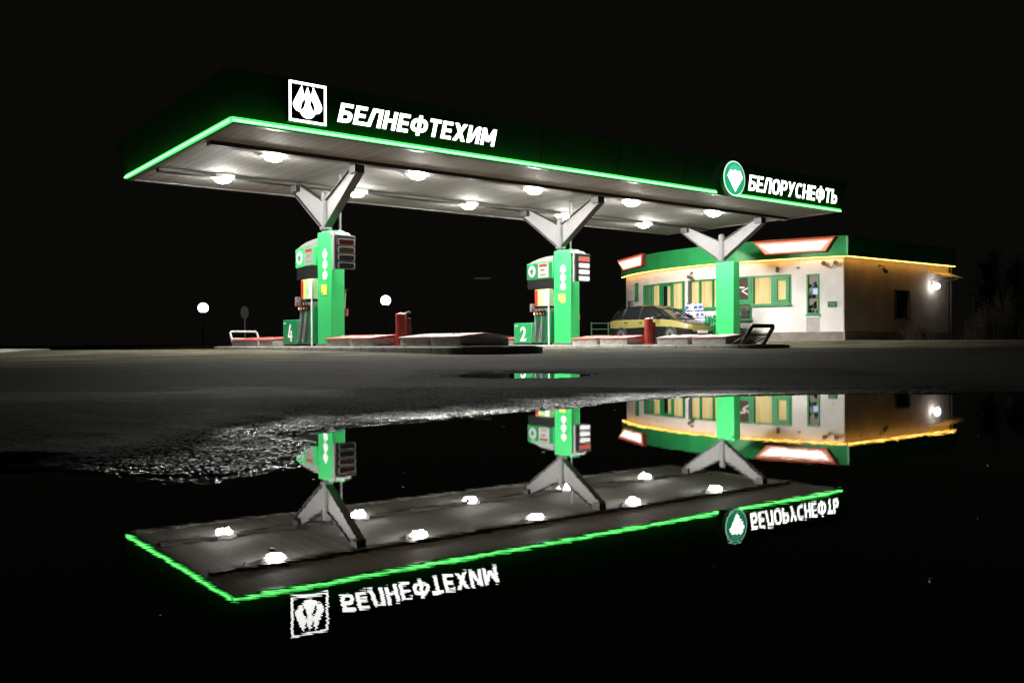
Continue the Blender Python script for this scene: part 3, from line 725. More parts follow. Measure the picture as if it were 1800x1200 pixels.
# ------------------------------------------------------------------ pump header signs and price boards
def header(lc, n, label, lit):
    t = thing('pump_header_sign', label, 'sign', P(lc, -4.22, 2.44), ANG, 'green header signs over the pumps')
    MB().box(-0.17, 0.17, 0.0, 1.38, 0.0, 0.56).build('box', M_GREEN, t, bevel=0.02)
    top = [(0, 0.745), (0.35, 0.73), (0.75, 0.69), (1.05, 0.63), (1.30, 0.565), (0, 0.565)]
    MB().prism([(-0.165, y, z) for y, z in top], (0.33, 0, 0)).build('curved_top', M_LGREY, t, bevel=0.01)
    MB().box(-0.185, -0.172, 0.03, 1.35, 0.03, 0.53).build('face', G_SMALLG if lit else M_GREEN, t)
    e = MB().prism([(-0.19, 1.07 + 0.20 * math.cos(a), 0.29 + 0.20 * math.sin(a)) for a in np.linspace(0, 2 * PI, 28, endpoint=False)], (-0.01, 0, 0)).build('emblem', G_SMALL, t)
    MB().prism([(-0.203, 1.07, 0.36), (-0.203, 1.16, 0.30), (-0.203, 1.07, 0.17), (-0.203, 0.98, 0.30)], (-0.006, 0, 0)).build('emblem_gem', G_SMALLG, e)
    e = MB().box(-0.20, -0.188, 0.20, 0.74, 0.05, 0.52).build('panel', G_SMALL if lit else glow('small_sign_soft', (0.62, 0.80, 0.62), 0.8), t)
    m = MB().box(-0.207, -0.201, 0.27, 0.67, 0.41, 0.49); m.build('panel_heading', G_SMALLR, e)
    m = MB(); m.box(-0.207, -0.201, 0.40, 0.60, 0.27, 0.33); m.box(-0.207, -0.201, 0.33, 0.62, 0.12, 0.16); m.build('panel_mark', glow('panel_orange', (0.9, 0.5, 0.3), 0.8), e)
    MB().box(-0.15, 0.15, 0.03, 1.36, -0.30, -0.004).build('shaded_underside', M_BLACK, t, bevel=0.01)  # black slab, the unlit shade below the header put into its colour
    return t
header(4.05, 4, 'green header sign with round emblem over pump 4', False)
header(12.42, 2, 'green header sign with round emblem over pump 2', True)
def board(lc, label, rows):
    t = thing('price_board', label, 'price board', P(lc + 0.07, -2.98, 2.28), ANG, 'four row price boards on the columns')
    MB().box(-0.27, 0.27, 0.0, 0.16, 0.0, 0.88).build('housing', M_BLACK, t, bevel=0.015)
    MB().prism([(-0.30, 0.10, 0.885), (-0.30, 0.34, 0.885), (-0.30, 0.34, 1.0), (-0.30, 0.22, 0.97)], (0.5, 0, 0)).build('hood', M_LGREY, t, bevel=0.01)
    MB().box(-0.325, -0.275, 0.08, 0.17, -0.03, 0.95).build('side_trim', M_LGREY, t, bevel=0.008)
    MB().box(-0.12, 0.12, 0.162, 0.42, 0.3, 0.6).build('bracket', M_GREY, t)
    for k in range(4):
        z = 0.70 - 0.205 * k
        def rr(hw, hh, y):
            r = hh * 0.55; pts = []
            for cx, cz, a0 in ((hw - r, hh - r, 0), (-hw + r, hh - r, 90), (-hw + r, -hh + r, 180), (hw - r, -hh + r, 270)):
                for i in range(5):
                    a = math.radians(a0 + 22.5 * i); pts.append((cx + r * math.cos(a), y, z + cz + r * math.sin(a)))
            return pts
        f = MB().prism(rr(0.24, 0.088, -0.02), (0, 0.019, 0)).build('display_frame', M_GREY, t)
        MB().prism(rr(0.215, 0.066, -0.024), (0, 0.003, 0)).build('display', rows[k], f, smooth=False)
    return t
board(4.05, 'dark price board of four dim red rows beside pump 4 pylon', [G_DIMR, G_DIMO, G_DIMG, G_DIMG])
board(12.42, 'bright white price board of four rows beside pump 2 pylon', [G_PRICER, G_PRICE, G_PRICE, G_PRICE])

# ------------------------------------------------------------------ dispensers and number cabinets
def dispenser(lc, label):
    t = thing('fuel_dispenser', label, 'fuel pump', P(lc, -4.24, ISL_TOP), ANG, 'fuel dispensers')
    MB().box(-0.27, 0.27, 0.0, 0.86, 0.06, 1.08).build('body', M_DGREEN, t, bevel=0.015)
    MB().box(-0.25, 0.25, 0.03, 0.83, -0.02, 0.058).build('plinth', M_BLACK, t)
    MB().box(-0.25, 0.25, 0.10, 0.82, 1.28, 1.84).build('display_head', M_OLIVE, t, bevel=0.02)
    for k, (mt, ya, yb) in enumerate(((M_RED, 0.66, 0.815), (M_YEL, 0.56, 0.658), (M_OLIVE, 0.30, 0.558), (M_WHITE, 0.105, 0.298))):
        MB().box(-0.262, -0.252, ya, yb, 1.30, 1.82).build('stripe', mt, t)
    MB().box(-0.255, 0.255, 0.02, 0.85, 1.082, 1.20).build('nozzle_shelf', M_GREY, t, bevel=0.01)
    MB().box(-0.2, 0.2, 0.12, 0.78, 1.201, 1.28).build('neck', M_BLACK, t)
    MB().cyl((-0.30, 0.05, 0.0), (-0.30, 0.05, 1.78), 0.022, seg=10).build('side_post', M_WHITE, t)
    for k in range(4):
        y = 0.72 - 0.16 * k
        n = MB().box(-0.36, -0.275, y - 0.035, y + 0.035, 0.98, 1.12)
        n.tube([(-0.33, y, 1.12), (-0.35, y + 0.01, 1.19), (-0.42, y + 0.05, 1.22)], 0.018, 8)
        nz = n.build('nozzle', M_BLACK if k else M_RED, t, bevel=0.012)
        MB().box(-0.375, -0.362, y - 0.03, y + 0.03, 1.0, 1.06).build('grip', (M_WHITE, M_OLIVE, M_ORANGE, M_RED)[k], nz)
        pts = []
        for i in range(19):
            s = i / 18
            pts.append((-0.31 - 0.09 * math.sin(PI * s), y + 0.055 * math.sin(2 * PI * s) * (1 if k % 2 else -1), 0.97 - 0.86 * math.sin(PI * s) ** 0.7 * (1 if s < .5 else 1) - 0.02 * s))
        MB().tube(pts, 0.017, 8).build('hose', M_RUB if k % 2 else M_GREY, t)
    # card terminal on the far side
    MB().box(-0.40, -0.27, 0.80, 0.92, 1.10, 1.36).build('card_terminal', M_GREY, t, bevel=0.012)
    return t
dispenser(4.05, 'fuel pump with red and yellow stripes beside the cabinet numbered 4')
dispenser(12.42, 'fuel pump with red and yellow stripes beside the cabinet numbered 2')
def cabinet(lc, num, label):
    t = thing('number_cabinet', label, 'cabinet', P(lc, -5.12, ISL_TOP), ANG, 'numbered green cabinets')
    MB().box(-0.30, 0.30, 0.0, 0.98, 0.05, 0.74).build('body', M_DGREEN if num == '4' else paint('mid_green_enamel', (0.018, 0.24, 0.08), 0.4), t, bevel=0.03)
    MB().box(-0.26, 0.26, 0.04, 0.94, -0.02, 0.048).build('foot', M_BLACK, t)
    if num == '4':
        o = stroke_letters('4', 0.30, 0.48, 0.01, 0.0, 0.17, 0.13).build('numeral', M_WHITE, t, loc=(-0.309, 0.60, 0.13), rotz=-PI / 2, smooth=False)
    else:
        text_obj('numeral', text_mesh(num, 0.32, 0.48, 0.01, 0.05, 0.018), M_WHITE, t, (-0.309, 0.62, 0.13), (0, 0, -PI / 2))
    MB().box(-0.308, -0.302, 0.74, 0.90, 0.63, 0.66).build('small_sticker', M_WHITE, t)
    return t
cabinet(4.0, '4', 'dark green cabinet with white numeral 4 beside the fuel pump')
cabinet(12.37, '2', 'green cabinet with white numeral 2 beside the fuel pump')
def squeegee(lc, label):
    t = thing('squeegee_bucket', label, 'bucket', P(lc + 0.33, -3.6, ISL_TOP + 0.80), ANG, 'window wash buckets')
    MB().lathe([(0.07, 0), (0.095, 0.02), (0.10, 0.2), (0.09, 0.2), (0.085, 0.03)], seg=16).build('bucket', M_DARKR, t)
    m = MB().cyl((0, 0, 0.05), (0.05, 0.02, 0.72), 0.012, seg=8); m.build('stick', M_OLIVE, t)
    m = MB().cyl((-0.02, 0.03, 0.05), (-0.04, 0.05, 0.6), 0.012, seg=8); m.build('stick', M_YEL, t)
    MB().box(-0.13, -0.09, -0.05, 0.05, 0.06, 0.16).build('bracket', M_DGREY, t)
    MB().box(0.01, 0.10, -0.03, 0.06, 0.70, 0.74).build('blade', M_BLACK, t)
squeegee(4.05, 'dark red wash bucket with sticks on the pump 4 pylon')
squeegee(12.42, 'dark red wash bucket with sticks on the pump 2 pylon')

# ------------------------------------------------------------------ shop building
AC_L, AC_W, AR = 35.48, -6.96, 12.517
def arc(w, d=0.0):
    s = (w - AC_W) / AR; c = -math.sqrt(max(0, 1 - s * s))
    return AC_L + (AR + d) * c, AC_W + (AR + d) * s
shop = thing('shop_building', 'white shop with curved front, green roof band and orange lit eaves', 'building', P(0, 0, 0))
def aq(m, w0, w1, z0, z1, d0, d1, n=None):
    """curved slab between two offsets of the front arc (local x=l, y=-w)"""
    n = n or max(1, int(abs(w1 - w0) / 0.35))
    for k in range(n):
        a = w0 + (w1 - w0) * k / n; b = w0 + (w1 - w0) * (k + 1) / n
        pa, pb, qb, qa = arc(a, d1), arc(b, d1), arc(b, d0), arc(a, d0)
        m.prism([(p[0], -p[1], z0) for p in (pa, pb, qb, qa)], (0, 0, z1 - z0))
WZ0, WZ1 = 0.30, 3.60
WO, WI = -0.12, -0.42
FW0, FW1 = -1.31, -14.0
opens = [(-2.10, -2.56, 1.40, 2.97), (-3.12, -4.73, 1.80, 3.0), (-4.73, -5.55, 1.22, 3.0), (-5.95, -11.52, 1.75, 3.0), (-12.08, -12.52, 2.36, 3.18)]
m = MB()
prev = FW0
for (a, b, z0, z1) in opens:
    if prev - a > 0.01: aq(m, prev, a, WZ0, WZ1, WI, WO)
    aq(m, a, b, WZ0, z0, WI, WO); aq(m, a, b, z1, WZ1, WI, WO)
    prev = b
aq(m, prev, FW1, WZ0, WZ1, WI, WO)
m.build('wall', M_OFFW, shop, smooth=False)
# side wall and back
pc = arc(FW0, WO); SX0 = pc[0]; SX1 = 32.48; SY = -FW0
m = MB()
for x0, x1, z0, z1 in ((SX0 + 0.0, 28.05, WZ0, WZ1), (28.05, 29.17, WZ0, 1.28), (28.05, 29.17, 2.42, WZ1), (29.17, SX1, WZ0, WZ1)):
    m.box(x0, x1, SY, SY + 0.3, z0, z1)
m.box(SX1 - 0.3, SX1, SY + 0.301, 14.0, WZ0, WZ1); 
pl = arc(FW1, WO)
m.box(pl[0] + 0.3, SX1 - 0.301, 13.7, 14.0, WZ0, WZ1)
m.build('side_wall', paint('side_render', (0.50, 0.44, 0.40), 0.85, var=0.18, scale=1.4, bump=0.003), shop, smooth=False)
m = MB()
aq(m, FW0 + 0.0, FW1, WZ0 - 0.1, 0.71, WO + 0.002, WO + 0.035)
m.build('plinth', M_PLINTH, shop, smooth=False)
m = MB().box(SX0 - 0.02, SX1 + 0.02, SY - 0.035, SY - 0.002, WZ0 - 0.1, 0.71); m.build('side_plinth', M_PLINTH, shop)
# roof band
m = MB()
aq(m, -1.19, FW1 - 0.15, 3.60, 4.38, -0.30, 0.10)
m.build('roof_band', M_SHOPG, shop, smooth=False)
pe = arc(-1.19, 0.10)
MB().box(pe[0] + 0.003, SX1 + 0.12, 1.05, 1.45, 3.603, 4.36).build('side_roof_band', M_SHOPG, shop)
m = MB(); pts = [arc(w, -0.31) for w in np.linspace(-1.46, FW1, 24)]
m.prism([(p[0], -p[1], 4.20) for p in pts] + [(SX1, 14.0, 4.20), (SX1, 1.46, 4.20)], (0, 0, 0.06)); m.build('roof', M_ROOF, shop, smooth=False)
m = MB(); aq(m, -1.20, FW1 - 0.12, 3.572, 3.597, 0.02, 0.088)
m.box(pe[0] + 0.05, SX1 + 0.1, 1.06, 1.13, 3.572, 3.597)
m.build('eave_led_strip', G_LED, shop, smooth=False)
# floor/inside so that windows look into a room
m = MB(); m.box(25.2, SX1 - 0.4, 1.7, 13.5, 0.3, 0.36); m.box(25.6, 25.66, 1.9, 13.4, 0.361, 3.5)
m.build('interior', M_ROOM, shop)
def window(w0, w1, z0, z1, panes, label=None):
    """frame in the opening, panes = list of (wa, wb, kind)"""
    f = MB(); b = 0.06
    aq(f, w0, w1, z0, z0 + b, WO - 0.08, WO + 0.02); aq(f, w0, w1, z1 - b, z1, WO - 0.12, WO + 0.02)
    aq(f, w0, w0 - b, z0 + b, z1 - b, WO - 0.12, WO + 0.02, 1); aq(f, w1 + b, w1, z0 + b, z1 - b, WO - 0.12, WO + 0.02, 1)
    fo = f.build('window', M_FRAME, shop, smooth=False)
    s = MB(); aq(s, w0 + 0.03, w1 - 0.03, z0 - 0.05, z0 - 0.003, WO + 0.002, WO + 0.08); s.build('sill', M_FRAME, fo, smooth=False)
    g = MB(); aq(g, w0 - b, w1 + b, z0 + b, z1 - b, WO - 0.045, WO - 0.037); g.build('glass', M_GLASS, fo, smooth=False)
    return fo
def casement(fo, w0, w1, z0, z1, b, mat=M_FRAME):
    f = MB()
    aq(f, w0, w1, z0, z0 + b, WO - 0.06, WO + 0.035, 1); aq(f, w0, w1, z1 - b, z1, WO - 0.06, WO + 0.035, 1)
    aq(f, w0, w0 - b, z0 + b, z1 - b, WO - 0.06, WO + 0.035, 1); aq(f, w1 + b, w1, z0 + b, z1 - b, WO - 0.06, WO + 0.035, 1)
    return f.build('casement', mat, fo, smooth=False)
def bar(fo, wc, hw, z0, z1, mat=M_FRAME, nm='mullion'):
    f = MB(); aq(f, wc + hw, wc - hw, z0, z1, WO - 0.07, WO + 0.028, 1); return f.build(nm, mat, fo, smooth=False)
def blind(fo, w0, w1, z0, z1, mat=M_BLIND):
    f = MB(); n = max(3, int(abs(w1 - w0) / 0.09))
    for k in range(n):
        a = w0 + (w1 - w0) * k / n; bb = w0 + (w1 - w0) * (k + 1) / n
        j = random.uniform(-0.012, 0.012)
        aq(f, a, bb, z0, z1, WO - 0.10 + j, WO - 0.092 + j, 1)
    return f.build('blind', mat, fo, smooth=False)
# right hand window pair
fo = window(-3.12, -4.73, 1.80, 3.0, None)
bar(fo, -3.86, 0.06, 1.86, 2.94); casement(fo, -3.20, -3.80, 1.88, 2.92, 0.13); blind(fo, -3.2, -4.66, 1.86, 2.94)
# service window
fo = window(-4.735, -5.545, 1.22, 3.0, None)
f = MB(); aq(f, -4.80, -5.48, 1.86, 2.06, WO - 0.07, WO + 0.028, 2); f.build('transom', M_FRAME, fo, smooth=False)
bar(fo, -4.84, 0.06, 2.06, 2.94)
f = MB(); aq(f, -4.82, -5.48, 2.07, 2.93, WO - 0.34, WO - 0.33, 3); f.build('back_panel', glow('service_dim', (0.30, 0.19, 0.14), 0.7, 0.5, 3), fo, smooth=False)
f = MB(); aq(f, -4.82, -5.48, 1.28, 1.85, WO - 0.34, WO - 0.33, 3); f.build('back_panel', glow('counter_dim', (0.30, 0.34, 0.22), 0.7, 0.6, 5), fo, smooth=False)
m = MB()
for (wa, za, wb, zb) in ((-4.92, 2.56, -5.24, 2.42), (-5.24, 2.42, -4.92, 2.24)):
    pa = arc(wa, WO - 0.10); pb = arc(wb, WO - 0.10); m.cyl((pa[0], -pa[1], za), (pb[0], -pb[1], zb), 0.025, seg=8)
pa = arc(-5.15, WO - 0.12); pb = arc(-5.36, WO - 0.12); m.cyl((pa[0], -pa[1], 2.56), (pb[0], -pb[1], 2.58), 0.035, seg=8)
m.build('chevron_sticker', glow('sticker_white_glow', (1, 0.95, 0.85), 1.6), fo)  # white chevron sticker built as rods, with a glow added
m = MB()
for k in range(5):
    w = -4.95 - 0.1 * k; pa = arc(w, WO - 0.25); m.box(pa[0] - .04, pa[0] + .04, -pa[1] - .04, -pa[1] + .04, 1.30, 1.45 + 0.3 * random.random())
m.build('counter_goods', M_DGREY, fo, bevel=0.01)
f = MB(); aq(f, -4.80, -5.5, 0.72, 1.16, WO + 0.003, WO + 0.012, 2); f.build('apron_panel', paint('grey_lilac_panel', (0.46, 0.42, 0.43), 0.6), shop, smooth=False)
# long window band
fo = window(-5.95, -11.52, 1.75, 3.0, None)
for wc, hw in ((-7.33, 0.035), (-8.36, 0.03), (-10.70, 0.05), (-11.1, 0.04), (-6.62, 0.03)): bar(fo, wc, hw, 1.81, 2.94)
bar(fo, -8.12, 0.085, 1.70, 3.0, M_WHITE, 'white_mullion'); bar(fo, -7.94, 0.06, 1.81, 2.94, M_DGREY, 'dark_mullion')
casement(fo, -9.06, -10.02, 1.80, 2.95, 0.10); bar(fo, -9.84, 0.11, 1.85, 2.90); bar(fo, -9.60, 0.07, 1.85, 2.85, M_BLACK, 'dark_gap')
blind(fo, -6.0, -10.66, 1.81, 2.94)
blind(fo, -10.661, -11.47, 1.81, 2.94, glow('dim_curtain', (0.30, 0.25, 0.17), 0.75, 0.6, 6))
# narrow left window and tall right window
fo = window(-12.08, -12.52, 2.36, 3.18, None); blind(fo, -12.14, -12.46, 2.42, 3.12, M_BLACK)
fo = window(-2.10, -2.56, 1.40, 2.97, None)
f = MB(); aq(f, -2.14, -2.52, 1.45, 2.92, WO - 0.30, WO - 0.29, 2); f.build('back_panel', G_SHELF, fo, smooth=False)
m = MB()
for z in (1.62, 2.02, 2.45): aq(m, -2.14, -2.52, z, z + 0.02, WO - 0.285, WO - 0.10, 1)
m.build('shelf', M_DGREEN, fo, smooth=False)
gm = [M_WHITE, M_DGREEN, M_BLUE, M_RED, M_OLIVE, M_BLACK, M_YEL]
m = MB()
for z in (1.46, 1.64, 2.47, 2.04):
    for k in range(8):
        m.mi = random.randrange(7); w = -2.17 - 0.045 * k; pa = arc(w, WO - 0.2)
        m.box(pa[0] - .05, pa[0] + .02, -pa[1] - .016, -pa[1] + .016, z + 0.001, z + random.uniform(0.1, 0.3) * (0.5 if z < 1.5 else 1))
m.build('shelf_goods', gm, fo, smooth=False)
m = MB(); aq(m, -2.18, -2.36, 2.18, 2.40, WO - 0.13, WO - 0.12, 1); m.build('screen', G_SCREEN, fo, smooth=False)
f = MB(); aq(f, -2.10, -2.58, 1.255, 1.345, WO + 0.003, WO + 0.04, 1); f.build('sill', M_WHITE, shop, smooth=False)
f = MB(); aq(f, -2.11, -2.57, 0.72, 1.25, WO + 0.003, WO + 0.012, 1); f.build('apron_panel', MATS['grey_lilac_panel'], shop, smooth=False)
# side door opening
m = MB().box(28.052, 29.168, SY + 0.10, SY + 0.14, 1.28, 2.42); d = m.build('side_window', M_BLACK, shop)
m = MB(); m.box(28.0, 28.05, SY - 0.03, SY + 0.1, 1.25, 2.45); m.box(29.17, 29.22, SY - 0.03, SY + 0.1, 1.25, 2.45); m.box(28.051, 29.169, SY - 0.03, SY + 0.1, 2.42, 2.46); m.box(28.0, 29.22, SY - 0.05, SY + 0.1, 1.215, 1.249); m.build('frame', M_DGREY, d)
m = MB(); m.box(28.3, 28.33, SY + 0.06, SY + 0.09, 1.281, 2.419); m.box(28.6, 28.63, SY + 0.06, SY + 0.09, 1.281, 2.419); m.box(28.9, 28.93, SY + 0.06, SY + 0.09, 1.281, 2.419); m.build('grille', M_DGREY, d)
MB().cyl((SX1 + 0.08, SY - 0.06, 0.2), (SX1 + 0.08, SY - 0.06, 3.6), 0.05, seg=10).build('downpipe', M_DGREY, shop)

# pavement around the shop
m = MB(); pts = [arc(w, 0.55) for w in np.linspace(-0.2, -14.2, 26)]
m.prism([(P(*p).x, P(*p).y, 0.0) for p in pts] + [(P(33.6, -14).x, P(33.6, -14).y, 0.0), (P(33.6, 0.0).x, P(33.6, 0.0).y, 0.0)], (0, 0, 0.375))
tag(m.build('pavement', M_KERB, bevel=0.02), kind='structure')

# lit trapezoid signs on the roof band
def trap(wa, wb, za, zb, ta, tb, label, off):
    ca, cb = arc(wa), arc(wb)
    pa = Vector((ca[0], ca[1], 0)); pb = Vector((cb[0], cb[1], 0)); d = (pb - pa); L = d.length; d.normalize()
    nrm = Vector((d.y, -d.x, 0))
    if nrm.x > 0: nrm = -nrm
    pa = pa + nrm * off
    t = thing('light_box_sign', label, 'sign', P(pa.x, pa.y, zb), 0, 'red rimmed light boxes on the shop roof band')
    wd = (U * d.x + W * d.y)
    t.rotation_euler = (0, 0, math.atan2(wd.y, wd.x))
    h = za - zb
    outer = [(0, h), (L, h), (L - tb, 0), (ta, 0)]
    m = MB().prism([(x, 0.0, z) for x, z in outer], (0, 0.16, 0)); m.build('case', M_DARKR, t, bevel=0.01)
    i = 0.045
    inner = [(i * 1.8, h - i * 1.6), (L - i * 1.8, h - i * 1.6), (L - tb - i * 0.6, i * 0.7), (ta + i * 0.6, i * 0.7)]
    y = -0.03
    m = MB()
    for k in range(4):
        a, b = outer[k], outer[(k + 1) % 4]; c, e = inner[(k + 1) % 4], inner[k]
        m.prism([(a[0], y, a[1]), (b[0], y, b[1]), (c[0], y, c[1]), (e[0], y, e[1])], (0, 0.028, 0))
    m.build('rim', G_SIGNR, t, smooth=False)
    m = MB().prism([(x, y + 0.014, z) for x, z in inner], (0, 0.008, 0)); m.build('panel_border', glow('sign_warm', (1.0, 0.42, 0.26), 1.15, 0.25, 2.0), t, smooth=False)
    cx_, cz_ = sum(p[0] for p in inner) / 4, sum(p[1] for p in inner) / 4
    core = [(p[0] + (0.17 if p[0] < cx_ else -0.17), p[1] + (0.055 if p[1] < cz_ else -0.085)) for p in inner]
    m = MB().prism([(x, y + 0.008, z) for x, z in core], (0, 0.005, 0)); m.build('panel', G_SIGN, t, smooth=False)
    return t
trap(-4.55, -1.48, 4.36, 3.79, 0.50, 0.36, 'large white glowing trapezoid sign with red rim over the right half of the shop', 0.24)
trap(-14.05, -10.75, 4.44, 3.86, 0.85, 0.12, 'small white glowing trapezoid sign with red rim at the left end of the shop', 0.30)

# things fixed to the walls
def on_front(name, label, cat, w, z, grp=None):
    p = arc(w, WO); t = thing(name, label, cat, P(p[0], p[1], z), 0, grp)
    s = (w - AC_W) / AR; c = -math.sqrt(1 - s * s)
    nrm = U * c + W * s
    t.rotation_euler = (0, 0, math.atan2(nrm.y, nrm.x) + PI / 2)   # local -y points out of the wall
    return t
def camera_fix(t, ax=0.3, body=M_DGREY):
    MB().cyl((0, -0.001, 0), (0, -0.03, 0), 0.06, seg=12).build('mount', M_GREY, t)
    MB().tube([(0, -0.03, 0), (0, -0.14, -0.02), (0.08, -0.2, -0.10)], 0.022, 8).build('bracket', M_GREY, t)
    MB().box(0.0, 0.30, -0.26, -0.15, -0.22, -0.10, Matrix.Rotation(math.radians(25), 4, 'Y')).build('housing', body, t, bevel=0.02)
camera_fix(on_front('security_camera', 'grey camera on the white wall over the long yellow window', 'camera', -7.78, 3.32, 'cameras on the shop walls'))
t = on_front('floodlight', 'pair of unlit lamps on a bent bracket near the shop corner', 'floodlight', -1.72, 3.33)
MB().tube([(-0.18, -0.02, 0.02), (-0.16, -0.12, -0.02), (0.0, -0.14, -0.16), (0.16, -0.12, -0.05), (0.2, -0.14, 0.02)], 0.018, 8).build('bracket', M_DGREY, t)
for x in (-0.22, 0.22): MB().cyl((x, -0.08, 0.03), (x, -0.22, 0.02), 0.08, 0.09, 16).build('lamp_head', paint('bronze_paint', (0.20, 0.12, 0.06), 0.4), t)
t = on_front('alarm_bell', 'small grey alarm bell over the green framed window pair', 'alarm', -3.66, 3.22)
MB().box(-0.06, 0.06, -0.06, -0.001, -0.12, 0.1).build('case', M_GREY, t, bevel=0.012); MB().cyl((0, -0.062, 0.02), (0, -0.09, 0.02), 0.035).build('dome', M_DGREY, t)
t = on_front('wall_sensor', 'tiny grey sensor above the tall narrow window', 'sensor', -2.86, 3.24)
MB().box(-0.06, 0.06, -0.05, -0.001, -0.03, 0.03).build('case', M_GREY, t, bevel=0.01); MB().box(-0.02, 0.02, -0.056, -0.051, -0.015, 0.015).build('lens', M_BLACK, t)
t = on_front('wall_plaque', 'green plaque on the white wall near the shop corner', 'plaque', -1.66, 1.66)
MB().box(-0.17, 0.17, -0.025, -0.001, 0, 0.22).build('plate', M_DGREEN, t, bevel=0.006); m = MB()
for k in range(3): m.box(-0.13, 0.10, -0.029, -0.026, 0.05 + 0.05 * k, 0.065 + 0.05 * k)
m.build('lines', M_OLIVE, t)
t = on_front('meter_box', 'grey meter box on the left end of the shop wall', 'box', -13.0, 1.95)
MB().box(-0.22, 0.22, -0.14, -0.001, 0, 0.42).build('case', M_DGREY, t, bevel=0.012); MB().box(-0.19, 0.19, -0.15, -0.141, 0.03, 0.39).build('door', M_DGREY, t, bevel=0.005)
# side wall lamp, awning, side camera
t = thing('wall_lamp', 'bright white lamp on the dim side wall under a small awning', 'wall lamp', P(31.0, FW0, 2.76))
MB().box(-0.07, 0.07, -0.03, -0.001, -0.1, 0.1).build('back_plate', M_DGREY, t, bevel=0.01)
MB().tube([(0, -0.03, 0.02), (0, -0.14, 0.06), (0, -0.2, 0.0)], 0.018, 8).build('bracket', M_DGREY, t)
MB().sphere((0, -0.22, -0.08), 0.14).build('globe', G_WALLL, t)
t = thing('awning', 'small white slanted awning over the lamp on the side wall', 'awning', P(30.75, FW0, 3.02))
MB().prism([(0, -0.001, 0.30), (0, -0.75, 0.02), (0, -0.75, -0.02), (0, -0.001, 0.26)], (1.65, 0, 0)).build('panel', M_WHITE, t, bevel=0.008)
for x in (0.15, 1.5): MB().tube([(x, -0.002, -0.1), (x, -0.62, 0.03)], 0.016, 6).build('strut', M_DGREY, t)
t = thing('security_camera', 'dark camera under the orange eaves of the side wall', 'camera', P(26.9, FW0, 3.36), ANG, 'cameras on the shop walls')
camera_fix(t)

# ------------------------------------------------------------------ car in front of the shop
CG = ground_h(*P(21.1, -8.0).xy)
car = thing('parked_car', 'black roofed hatchback with pale yellow sides parked before the shop', 'car', P(21.1, -7.75, CG), ANG - PI / 2)
car.scale = (1.06, 1.06, 1.10)      # local x = towards +w (front), y = left of car
def loft(m, secs):
    rings = []
    for x, ring in secs: rings.append([m.bm.verts.new((x, y, z)) for y, z in ring])
    for i in range(len(rings) - 1):
        n = len(rings[i])
        for k in range(n): m._f([rings[i][k], rings[i][(k + 1) % n], rings[i + 1][(k + 1) % n], rings[i + 1][k]])
    m._f(rings[0][::-1]); m._f(rings[-1])
def bsec(x, hw, z0, zm, zt, cr=0.06):
    r = [(hw * 0.9, z0), (hw, z0 + 0.10), (hw * 1.02, zm), (hw * 0.97, zt - cr * 0.3), (hw * 0.86, zt), (0, zt + 0.02)]
    return (x, r + [(-y, z) for y, z in r[::-1][1:]])
m = MB()
loft(m, [bsec(-2.12, .66, .36, .55, .72), bsec(-2.05, .76, .30, .58, .86), bsec(-1.7, .83, .24, .56, .90), bsec(-0.8, .85, .22, .56, .90), bsec(0.5, .85, .22, .6, .89),
          bsec(0.85, .85, .22, .6, .89), bsec(1.3, .84, .22, .58, .84), bsec(1.75, .80, .24, .54, .76), bsec(2.02, .70, .30, .50, .68), bsec(2.12, .55, .36, .48, .60)])
m.bm.normal_update()
for f in m.bm.faces:
    f.material_index = 0 if (0.50 < f.calc_center_median().z < 0.83 and abs(f.normal.z) < 0.75) else 1  # pale yellow band along the body sides, black above and below
body = m.build('body', [M_CARY, M_CARB], car)
def csec(x, hb, zb, ht, zt):
    r = [(hb, zb), (hb * .99, zb + (zt - zb) * .3), (ht, zt - 0.03), (ht * .8, zt + 0.005), (0, zt + 0.02)]
    return (x, r + [(-y, z) for y, z in r[::-1][1:]])
m = MB()
loft(m, [csec(-2.0, .70, .86, .64, .90), csec(-1.72, .76, .88, .60, 1.22), csec(-1.3, .78, .89, .60, 1.35), csec(-0.5, .79, .89, .60, 1.40), csec(0.1, .79, .89, .59, 1.36), csec(0.45, .78, .88, .58, 1.24), csec(1.12, .72, .87, .66, .885)])
m.build('cabin_glass', M_CARG, car)
m = MB()
loft(m, [csec(-1.70, .62, 1.225, .60, 1.262), csec(-1.3, .615, 1.34, .60, 1.378), csec(-0.5, .615, 1.39, .60, 1.428), csec(0.1, .605, 1.35, .59, 1.388), csec(0.42, .59, 1.26, .57, 1.285)])
m.build('roof', M_CARB, car)
